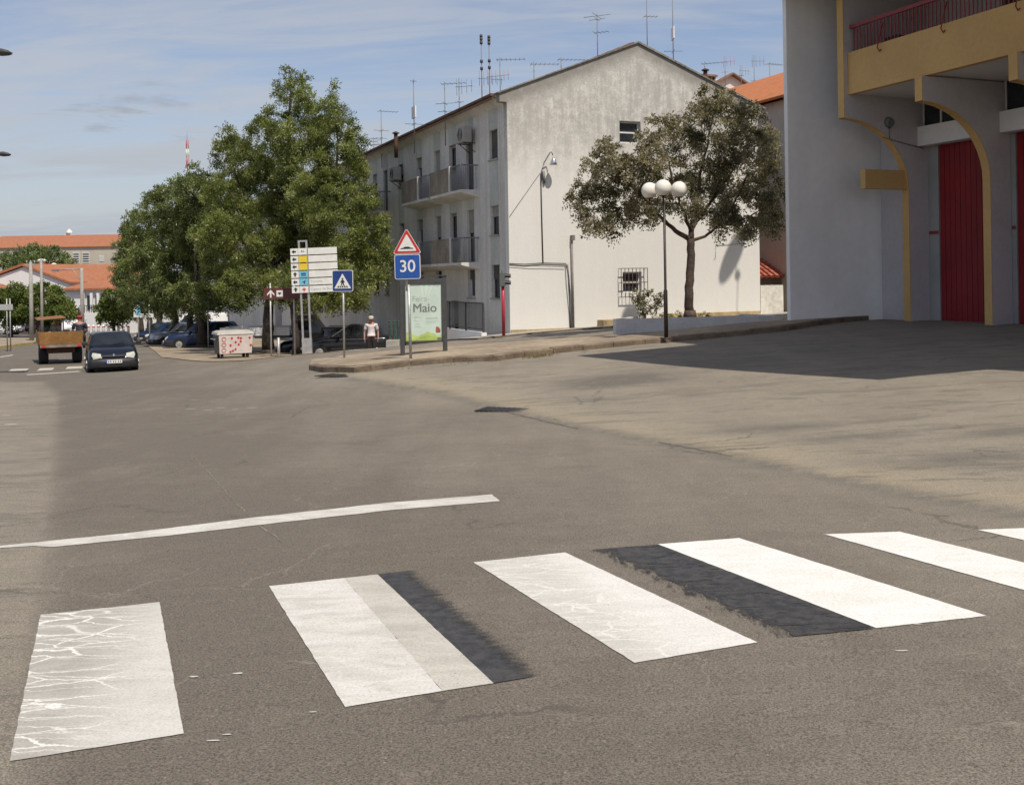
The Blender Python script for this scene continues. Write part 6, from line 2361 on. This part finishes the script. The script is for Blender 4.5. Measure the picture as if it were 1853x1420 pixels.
for i, (u, v, dd, lob, lab) in enumerate((
        (365, 631, 55, [(375, 335, 30), (350, 345, 30), (385, 370, 40), (345, 385, 40), (400, 410, 40), (355, 430, 45), (395, 460, 40), (345, 480, 40), (390, 505, 38), (340, 525, 34), (380, 540, 30), (415, 535, 30), (430, 500, 30), (365, 565, 18), (440, 540, 22)], 'dark green street tree just left of the blue dead end sign'),
        (345, 628, 58, [(335, 325, 14), (320, 345, 20), (310, 370, 34), (330, 410, 40), (305, 440, 40), (320, 490, 40), (300, 520, 34), (330, 550, 28), (350, 310, 14)], 'street tree with slim trunk second left of the dead end sign'),
        (318, 624, 63, [(295, 352, 18), (280, 375, 28), (270, 410, 38), (290, 455, 40), (265, 480, 40), (285, 520, 34), (300, 550, 26), (265, 545, 24)], 'street tree third from the dead end sign, rounded crown'),
        (289, 618, 76, [(255, 385, 16), (245, 410, 24), (240, 445, 30), (250, 485, 32), (238, 520, 26), (265, 545, 24), (240, 550, 18)], 'smaller street tree fourth in the shaded row'),
        (271, 613, 86, [(228, 420, 12), (222, 445, 16), (226, 480, 22), (220, 505, 18), (235, 540, 20), (250, 555, 16)], 'farthest but one street tree, its crown edging the orange roof'),
        (255, 610, 98, [(215, 465, 10), (215, 500, 14), (225, 530, 16), (245, 565, 12), (275, 560, 14)], 'farthest street tree at the left end of the row'))):
    b = foot(u, v, dd)
    tree(lab, b, dd, lob, ([(u, v - 8, 0), (u - 1, v - 40, 0), (u - 3, v - 80, 0), (lob[3][0], lob[3][1], 0)], .30, .06),
         [([(u - 2, v - 70, 0), (lob[k][0], lob[k][1], rnd.uniform(-1, 1))], .10, .03) for k in sorted({1, 2, len(lob) - 2, len(lob) - 1})], M_leaf2, M_bark, 300, (.17, .07, .46), tg, 60 + i, 'street_tree', droop=.5, dscale=1.4)

# trees beyond the roundabout
gt = 'trees beyond the roundabout'
for i, (lob, u, dd, lab, mt) in enumerate((
        ([(5, 545, 24), (25, 530, 18), (15, 570, 22), (35, 560, 22), (-15, 550, 24)], 20, 92, 'leafy bushy tree at the left edge before the white gabled house', M_leaf4),
        ([(55, 535, 18), (75, 530, 18), (65, 560, 22), (88, 555, 22), (45, 565, 18), (90, 575, 16)], 68, 92, 'leafy bushy tree behind the tall concrete pole', M_leaf4),
        ([(100, 528, 12), (108, 550, 20), (122, 562, 16), (100, 572, 18), (118, 578, 14), (130, 572, 9)], 108, 90, 'leafy bushy tree with a pointed top above the farm trailer', M_leaf4),
        ([(200, 540, 14), (190, 558, 14), (212, 560, 18), (205, 575, 14), (225, 572, 10), (188, 575, 9)], 206, 88, 'small round tree between the balcony house and the street row', M_leaf4))):
    b = foot(u, 603, dd)
    tree(lab, b, dd, lob, ([(u, 598, 0), (u, 585, 0), (u, 565, 0)], .14, .06), None, mt, M_bark, 260, (.26, .14, .5), gt, 80 + i, 'round_tree', dscale=1.0, npair=3)
for i, (lob, u, lab) in enumerate((([(20, 470, 16), (45, 462, 18), (65, 458, 18), (30, 480, 18), (60, 478, 20), (0, 476, 12)], 45, 'broad pale green tree before the big orange roofed building'),
                                   ([(90, 460, 16), (110, 468, 14), (85, 476, 16), (120, 478, 10), (128, 474, 6)], 100, 'second pale green tree beside the shuttered windows of the big building'))):
    b = Vector((at(u, 500, 190).x, 190, h1(at(u, 500, 190).x, 190)))
    tree(lab, b, 190, lob, ([(u, 520, 0), (u, 500, 0), (u, 480, 0)], .3, .15), None, M_leaf5, M_bark, 40, (.5, .26, .9), 'trees before the big building', 90 + i, 'round_tree', dscale=2.0, npair=3)

# ------------------------------------------------------------------ houses at the left, far off
def gable_house(label, pk_px, l_px, r_px, vb, d, vec, mwall, mroof, name='house'):
    b = thing(name, label, 'building', gz(at(pk_px[0], 560, d)))
    o_ = b.location
    p, l, r = at(*pk_px, d) - o_, at(*l_px, d) - o_, at(*r_px, d) - o_
    zb_ = -1.5
    v = Vector(vec)
    t = MB()
    t.prism([Vector((l.x, l.y, zb_)), Vector((r.x, r.y, zb_)), r, p, l], v)
    t.build('wall', mwall, b)
    up = Vector((0, 0, .12))
    t = MB()
    for q in (l, r):
        e = (q - p) * 1.06
        a, b1_, c_, d_ = p + up - v * .02, p + e + up - v * .02, p + e + up + v * 1.03, p + up + v * 1.03
        t.prism([a, b1_, c_, d_], (0, 0, .25))
    t.build('roof', mroof, b)
    return b, o_, p, l, r


hs, ho, p, l, r = gable_house('white gabled house with orange roof behind the bushy trees', (42, 483), (-45, 515), (126, 514), 600, 118, (4.6, 14, 0), M_farwall, M_roof)
# facade under the eave: pilasters, arched opening, balcony
t = MB()
ch_ = at(75, 470, 124) - ho
t.lathe((ch_.x, ch_.y, at(75, 490, 124).z - ho.z), [(.36, 0), (.36, 1.1), (.5, 1.15), (.5, 1.3), (.3, 1.42)], 14)
t.build('chimney', M_farwall, hs)
pw_ = thing('house', 'white two storey house front with columns and a small balcony', 'building', gz(at(165, 590, 112)))
oo = pw_.location
X = lambda u, v, d=112: at(u, v, d) - oo
a, b_ = X(118, 600), X(206, 524)
MB().box(a.x, b_.x, 0, 7, -1, b_.z).build('wall', M_farwall, pw_)
t = MB()
t.prism([(a.x - .1, -.5, b_.z), (b_.x + .4, -.5, b_.z), (b_.x + .4, -.5, b_.z + .12), (a.x - .1, -.5, b_.z + .12)], (0, 7.6, 0))
t.prism([(a.x - .1, -.5, b_.z + .121), (b_.x + .4, -.5, b_.z + .121), (b_.x - 1.0, 3, b_.z + .9), (a.x + 1.6, 3, b_.z + .9)], (0, .0, .08))
t.build('roof', M_roof, pw_)
for u in (153, 168, 180):
    q0, q1 = X(u, 566), X(u, 530)
    MB().box(q0.x - .13, q0.x + .13, -.5, -.26, q0.z, q1.z).build('column', M_white, pw_)
q0, q1 = X(148, 568), X(188, 562)
MB().box(q0.x, q1.x, -.7, 0, q0.z - .1, q0.z + .12).build('balcony', M_white, pw_)
t = MB()
for i in range(14):
    x = q0.x + (q1.x - q0.x) * i / 13
    t.box(x - .02, x + .02, -.66, -.62, q0.z + .125, q0.z + .9)
t.box(q0.x, q1.x, -.68, -.6, q0.z + .9, q0.z + .96)
t.build('railing', M_dark, pw_)
for (u0, v0, u1, v1) in ((157, 534, 163, 562), (172, 534, 178, 562), (172, 573, 179, 590), (192, 536, 198, 552)):
    c0, c1 = X(u0, v1), X(u1, v0)
    w = MB().box(c0.x, c1.x, -.04, .02, c0.z, c1.z).build('window', M_frame, pw_)
    MB().box(c0.x + .05, c1.x - .05, -.06, -.03, c0.z + .05, c1.z - .05).build('pane', M_glass, w)


def simple_house(label, u0, u1, ve, vr, d, depth, mwall, mroof, hip=.2, base=None, windows=()):
    b = thing('house', label, 'building', gz(at((u0 + u1) / 2, 520, d)))
    o_ = b.location
    a, c = at(u0, ve, d) - o_, at(u1, ve, d) - o_
    rz_ = at((u0 + u1) / 2, vr, d + depth * .5).z - o_.z
    ze = (a.z + c.z) / 2
    MB().box(a.x, c.x, 0, depth, -2, ze).build('wall', mwall, b)
    w = c.x - a.x
    t = MB()
    e = .35
    h = hip * w
    pts = [(a.x - e, -e, ze), (c.x + e, -e, ze), (c.x + e, depth + e, ze), (a.x - e, depth + e, ze)]
    t.face([pts[0], pts[1], (c.x - h, depth / 2, rz_), (a.x + h, depth / 2, rz_)])
    t.face([pts[2], pts[3], (a.x + h, depth / 2, rz_), (c.x - h, depth / 2, rz_)])
    t.face([pts[1], pts[2], (c.x - h, depth / 2, rz_)])
    t.face([pts[3], pts[0], (a.x + h, depth / 2, rz_)])
    t.box(a.x - e, c.x + e, -e, depth + e, ze - .15, ze - .003)
    t.build('roof', mroof, b)
    for (x0_, z0_, x1_, z1_) in windows:
        p0, p1 = at(x0_, z1_, d) - o_, at(x1_, z0_, d) - o_
        ww = MB().box(p0.x, p1.x, -.05, .02, p0.z, p1.z).build('window', M_frame, b)
        MB().box(p0.x + .1, p1.x - .1, -.08, -.04, p0.z + .1, p1.z - .1).build('pane', M_glass, ww)
        t = MB()
        n = 5
        for i in range(n):
            z = p0.z + (p1.z - p0.z) * (i + .5) / n
            t.box(p0.x, p1.x, -.1, -.085, z - .08, z + .08)
        t.build('shutter_slat', M_frame, ww)
    return b


bigb = simple_house('long pale building with a great orange hipped roof on the skyline', -60, 232, 447, 426, 215, 22, pm('beige_wall', (.42, .38, .31), .9, (.2, .08)), M_roof, .06, None,
                    [(132, 456, 143, 477), (149, 456, 161, 477), (179, 463, 187, 473), (20, 458, 30, 474)])
simple_house('low white house with orange roof behind the lamp arm', 100, 215, 498, 479, 150, 12, M_farwall, M_roof, .1)
simple_house('small white house with grey shed roof beside the dark street trees', 150, 210, 512, 500, 138, 8, M_farwall, pm('grey_sheet', (.40, .41, .42), .6, (1, .1)), .02)
simple_house('house whose orange roof corner shows at the left edge', -90, -42, 522, 508, 110, 7, M_farwall, M_roof, .15)
simple_house('second orange roofed house peeping behind the white gable', -90, -50, 504, 490, 135, 7, M_farwall, M_roof, .15)
# white belfry ornament and chimneys on the skyline
bf = thing('belfry', 'small white belfry with scrolls rising over the long orange roof', 'belfry', (at(125, 430, 240).x, 240, at(125, 436, 240).z))
t = MB()
t.box(-.9, .9, -.5, .5, -3, 1.6)
t.lathe((0, 0, 1.6), [(.8, 0), (.7, .5), (.4, .9), (.05, 1.2)], 12)
t.build('tower', M_farwall, bf)
t = MB()
t.box(1.2, 5, -.4, .4, -3, .5)
for x in (1.6, 2.8, 4.0):
    t.box(x - .3, x + .3, -.4, .4, .501, 1.2)
t.build('parapet', M_farwall, bf)
for i, (u, v, d, lab) in enumerate(((97, 479, 146, 'white domed chimney right of the round white chimney'), (190, 490, 136, 'white chimney pot beside the dark street trees'), (196, 497, 134, 'lower white chimney pot beside the dark street trees'), (134, 484, 140, 'white chimney pot below the lamp arm'))):
    q = at(u, v, d)
    o = MB().lathe((0, 0, -2.0), [(.3, 0), (.3, 1.7), (.5, 1.75), (.5, 1.95), (.3, 2.15), (.05, 2.25)], 12).build('chimney_pot', M_farwall)
    o.location = q
    tag(o, lab, 'chimney', 'white chimney pots on the far roofs')

# poles and street lamps
q = foot(57, 613, 66)
cp_ = MB()
hh = at(57, 474, 66).z - q.z
cp_.tube([(0, 0, -.2), (0, 0, hh)], [.15, .10], 10)
cp_.box(-.3, .3, -.05, .05, hh - .25, hh - .12)
for x in (-.25, .0, .25):
    cp_.tube([(x, 0, hh - .12), (x, 0, hh + .1)], .04, 6)
o = cp_.build('utility_pole', M_steel)
o.location = q
tag(o, 'thick concrete utility pole on the far kerb left of the farm trailer', 'pole')
q = foot(76, 605, 84)
hh = at(74, 468, 84).z - q.z
t = MB()
t.tube([(0, 0, -.2), (0, 0, hh)], [.13, .09], 10)
t.tube([(0, 0, hh - .3), (.25, 0, hh)], .03, 6)
o = t.build('utility_pole', M_steel)
o.location = q
tag(o, 'thinner pole behind the bushy trees beside the round white chimney', 'pole')
q = foot(149, 606, 88)
hh = at(149, 485, 88).z - q.z
t = MB()
t.tube([(0, 0, -.2), (0, 0, hh)], [.16, .13], 10)
sl_ = thing('street_lamp', 'grey lamp column with a long arm pointing left over the roofs', 'street lamp', q)
t.build('column', M_steel, sl_)
xa = at(100, 485, 88).x - q.x
t = MB()
t.tube([(0, 0, hh - .05), (xa, 0, hh - .15)], .05, 8)
t.tube([(0, 0, hh - 1.2), (-.8, 0, hh - .08)], .03, 6)
t.build('arm', M_steel, sl_)
MB().box(xa - .3, xa + .2, -.1, .1, hh - .25, hh - .1).build('lantern', M_grey, sl_)
for (u, v, d, lab) in ((2, 95, 24, 'street lantern jutting in at the top left edge'), (6, 279, 36, 'street lantern jutting in lower at the left edge')):
    hd = at(u, v, d)
    base = gz((hd.x - 1.9, hd.y + .4))
    s_ = thing('street_lamp', lab, 'street lamp', base, 0, 'lamps along the left pavement')
    rel = hd - base
    t = MB()
    t.tube([(0, 0, -.2), (0, 0, rel.z * .8), (.08, -.02, rel.z * .93), (rel.x * .45, rel.y * .45, rel.z + .02), (rel.x - .2, rel.y, rel.z + .03)], [.08, .055, .05, .035, .03], 10)
    t.build('column', M_steel, s_)
    t = MB()
    rg = []
    for k, (x, w, zu, zl) in enumerate(((-.30, .04, .04, -.02), (-.2, .09, .08, -.05), (0, .13, .09, -.09), (.15, .12, .05, -.08), (.24, .05, -.01, -.06))):
        rg.append([(rel.x + x, rel.y + w * math.cos(a) * 1.0, rel.z + (zu if math.sin(a) > 0 else -zl) * math.sin(a)) for a in [2 * math.pi * i / 12 for i in range(12)]])
    t.loft(rg, 0, True)
    t.build('lantern', M_darkgrey, s_)

# yellow edged traffic island at far left, with sign and low posts
ti = pxpoly([(-90, 640), (0, 631), (60, 623), (82, 616)]) + [tuple(foot(95, 608, 75)[:2]), tuple(foot(-120, 606, 90)[:2])]
o = drape('traffic_island', ti, .14, M_pave, None, 1.5, 0, skirt=.2, skirt_mat=pm('yellow_kerb', (.55, .44, .16), .8, (1, .1)))
setstruct(o)
q = foot(14, 632, 53)
lsn = thing('road_board', 'pale grey road board on two thin poles at the left edge', 'road sign', q)
t = MB()
zb_ = at(10, 561, 53).z - q.z
for x in (-.05, .12):
    t = MB()
    t.tube([(x, .04, 0), (x, .04, zb_ + .6)], .03, 8)
    t.build('post', M_galv, lsn)
MB().box(-.9, .28, -.02, .02, zb_, zb_ + .3).build('board', pm('sign_grey', (.40, .40, .38), .5, (3, .08)), lsn)
q = foot(262, 618, 70)
fs_ = thing('direction_sign', 'far direction board with blue and white plates under the street trees', 'direction sign', q)
z1_ = at(255, 545, 70).z - q.z
for x in (-.45, .3):
    t = MB()
    t.tube([(x, .05, 0), (x, .05, z1_ + .2)], .05, 8)
    t.build('post', M_galv, fs_)
MB().box(-.75, -.35, -.02, .02, z1_ - 1.1, z1_ - .2).build('plate', M_signwhite, fs_)
MB().box(-.55, -.28, -.04, -.021, z1_ - .95, z1_ - .35).build('plate', M_cyan, fs_)
MB().box(-.32, .62, -.03, .01, z1_ - 1.12, z1_ - .85).build('plate', M_signwhite, fs_)
MB().box(-.5, -.2, -.03, .01, z1_ - .12, z1_ + .2).build('plate', M_signblue, fs_)
wp = None
for i in range(9):
    u = 160 + i * 9
    q = foot(u, 607, 100)
    if wp is None:
        wp = thing('bollard', 'white concrete post in the far row beyond the hatchback', 'bollard', q, 0, 'white posts in a row far beyond the hatchback')
        MB().lathe((0, 0, -.1), [(.13, 0), (.13, .95), (.1, 1.05), (.02, 1.1)], 8).build('shaft', M_white, wp)
        MB().lathe((0, 0, .7), [(.135, 0), (.135, .12)], 8).build('red_band', M_signred, wp)
    else:
        dup(wp, q, 0, 'white concrete post in the far row beyond the hatchback')
o = MB().box(-9, 7, 0, .3, -1, 2.1).build('garden_wall', M_farwall)
o.location = foot(255, 604, 108)
tag(o, 'long white garden wall glimpsed under the farthest street trees', 'wall')

# ------------------------------------------------------------------ aerials, flues
rc = random.Random(77)


def aerial(u, vb, vt, d, kind, label, red=False):
    b = at(u, vb, d)
    a = thing('tv_aerial', label, 'aerial', b, rc.uniform(-.6, .6), 'television aerials on the roofs')
    hh = at(u, vt, d).z - b.z
    MB().tube([(0, 0, -1.0), (0, 0, hh)], [.022, .016], 6).build('mast', M_grey, a)
    mt = pm('aerial_red', (.42, .16, .15), .5, (6, .1)) if red else M_grey

    def yagi(z, ln, n, wdt, vert=False, dx=1):
        m = MB()
        m.tube([(-.15 * dx, 0, z), (ln * dx, 0, z)], .012, 5)
        for i in range(n):
            x = (-.1 + (ln + .05) * i / max(n - 1, 1)) * dx
            w = wdt * (1 - .4 * i / n)
            if vert:
                m.tube([(x, 0, z - w), (x, 0, z + w)], .008, 4)
            else:
                m.tube([(x, -w, z), (x, w, z)], .008, 4)
        m.build('yagi', mt, a)

    def panel(z):
        m = MB()
        m.box(-.03, .03, -.28, .28, z - .25, z + .25)
        m.build('panel', M_signwhite, a)

    def cross(z, w):
        m = MB()
        m.tube([(-w, 0, z), (w, 0, z)], .012, 5)
        m.tube([(0, -w, z), (0, w, z)], .010, 5)
        m.build('dipole', mt, a)
    if kind == 'yagi':
        yagi(hh - .1, 1.0, 7, .3)
    elif kind == 'combo':
        yagi(hh - .1, .9, 6, .3)
        cross(hh * .45, .4)
        cross(hh * .25, .3)
    elif kind == 'panel':
        cross(hh - .1, .15)
        panel(hh * .35)
        cross(hh * .12, .4)
    elif kind == 'vert':
        yagi(hh - .35, .6, 4, .35, True)
        cross(hh * .4, .2)
    elif kind == 'tall':
        for k in (.97, .93, .88, .62, .52):
            m = MB()
            m.tube([(0, 0, hh * k - .06), (0, 0, hh * k + .06)], .06, 6)
            m.build('fitting', M_darkgrey, a)
        yagi(hh * .38, .9, 6, .3, True)
    elif kind == 'mid':
        cross(hh - .1, .6)
        cross(hh - .25, .35)
        yagi(hh * .55, .5, 4, .3)
    elif kind == 'grid':
        m = MB()
        for i in range(5):
            m.tube([(-.3 + i * .15, 0, hh - .45), (-.3 + i * .15, 0, hh)], .014, 5)
        m.tube([(-.3, 0, hh - .2), (.3, 0, hh - .2)], .014, 5)
        m.build('grid', M_signwhite, a)
    return a


for (u, vb, vt, d, k, lab, rd) in (
        (749, 236, 143, 44, 'panel', 'aerial with a white panel over the street front eaves', False),
        (805, 220, 148, 42, 'combo', 'aerial with several cross bars left of the tallest mast', False),
        (831, 214, 142, 42, 'vert', 'thin bare aerial next to the cross barred one', False),
        (872, 192, 62, 41, 'tall', 'tallest aerial mast with stacked fittings, left of its twin', False),
        (886, 186, 64, 41.5, 'tall', 'tall twin mast with reddish comb at the corner of the roof', True),
        (905, 172, 104, 40, 'yagi', 'aerial with a long arm at the left corner of the gable', False),
        (966, 145, 112, 40, 'yagi', 'short slanting aerial low on the left gable slope', False),
        (1015, 125, 104, 42, 'yagi', 'small aerial halfway up the left gable slope', False),
        (1081, 102, 25, 43, 'mid', 'aerial with a wide top bar left of the ridge', False),
        (1171, 92, -20, 46, 'mid', 'aerial cut by the top of the photo right behind the ridge', False),
        (1218, 110, -30, 43, 'panel', 'tall aerial with pale panels on the right gable slope', False),
        (690, 268, 198, 52, 'combo', 'aerial with a comb top near the tree crown', False),
        (676, 280, 248, 56, 'mid', 'low T shaped aerial beside the tree crown', False),
        (660, 285, 264, 58, 'grid', 'white grid aerial peeping over the leaves', False),
        (1312, 150, 102, 62, 'vert', 'reddish comb aerial above the pierced chimney', True),
        (1341, 150, 118, 64, 'vert', 'small aerial right of the pierced chimney', False),
        (1365, 178, 100, 58, 'vert', 'tall aerial on the pale house right slope', False),
        (1393, 172, 113, 58, 'combo', 'aerial above the bright orange roof', False),
        (1275, 135, 112, 47, 'yagi', 'horizontal aerial behind the dark flue on the right slope', False)):
    aerial(u, vb, vt, d, k, lab, rd)
for (u, vb, vt, d, lab) in ((716, 262, 238, 47, 'dark steel flue with cap on the street side eaves'), (1276, 142, 124, 44, 'dark steel flue with cap on the right gable slope')):
    b = at(u, vb, d)
    f_ = thing('flue', lab, 'flue', b, 0, 'steel flues on the white building')
    hh = at(u, vt, d).z - b.z
    MB().tube([(0, 0, -.6), (0, 0, hh - .1)], .09, 10).build('pipe', M_rust, f_)
    MB().lathe((0, 0, hh - .1), [(.17, 0), (.17, .03), (.04, .1)], 10).build('cap', M_darkgrey, f_)
q = at(340, 380, 160)
m_ = thing('radio_mast', 'thin red and white lattice mast rising behind the street trees', 'mast', q)
hh = at(340, 240, 160).z - q.z
for i in range(8):
    t = MB()
    z0_, z1_ = hh * .9 * i / 8, hh * .9 * (i + 1) / 8
    for a in range(3):
        x, y = .22 * math.cos(a * 2.094), .22 * math.sin(a * 2.094)
        x2, y2 = .22 * math.cos((a + 1) * 2.094), .22 * math.sin((a + 1) * 2.094)
        t.tube([(x, y, z0_), (x, y, z1_)], .035, 5)
        t.tube([(x, y, z0_), (x2, y2, z1_)], .02, 4)
    t.build('lattice_section', M_signred if i % 2 else M_signwhite, m_)
MB().tube([(0, 0, hh * .9), (0, 0, hh)], .03, 5).build('spike', M_grey, m_)
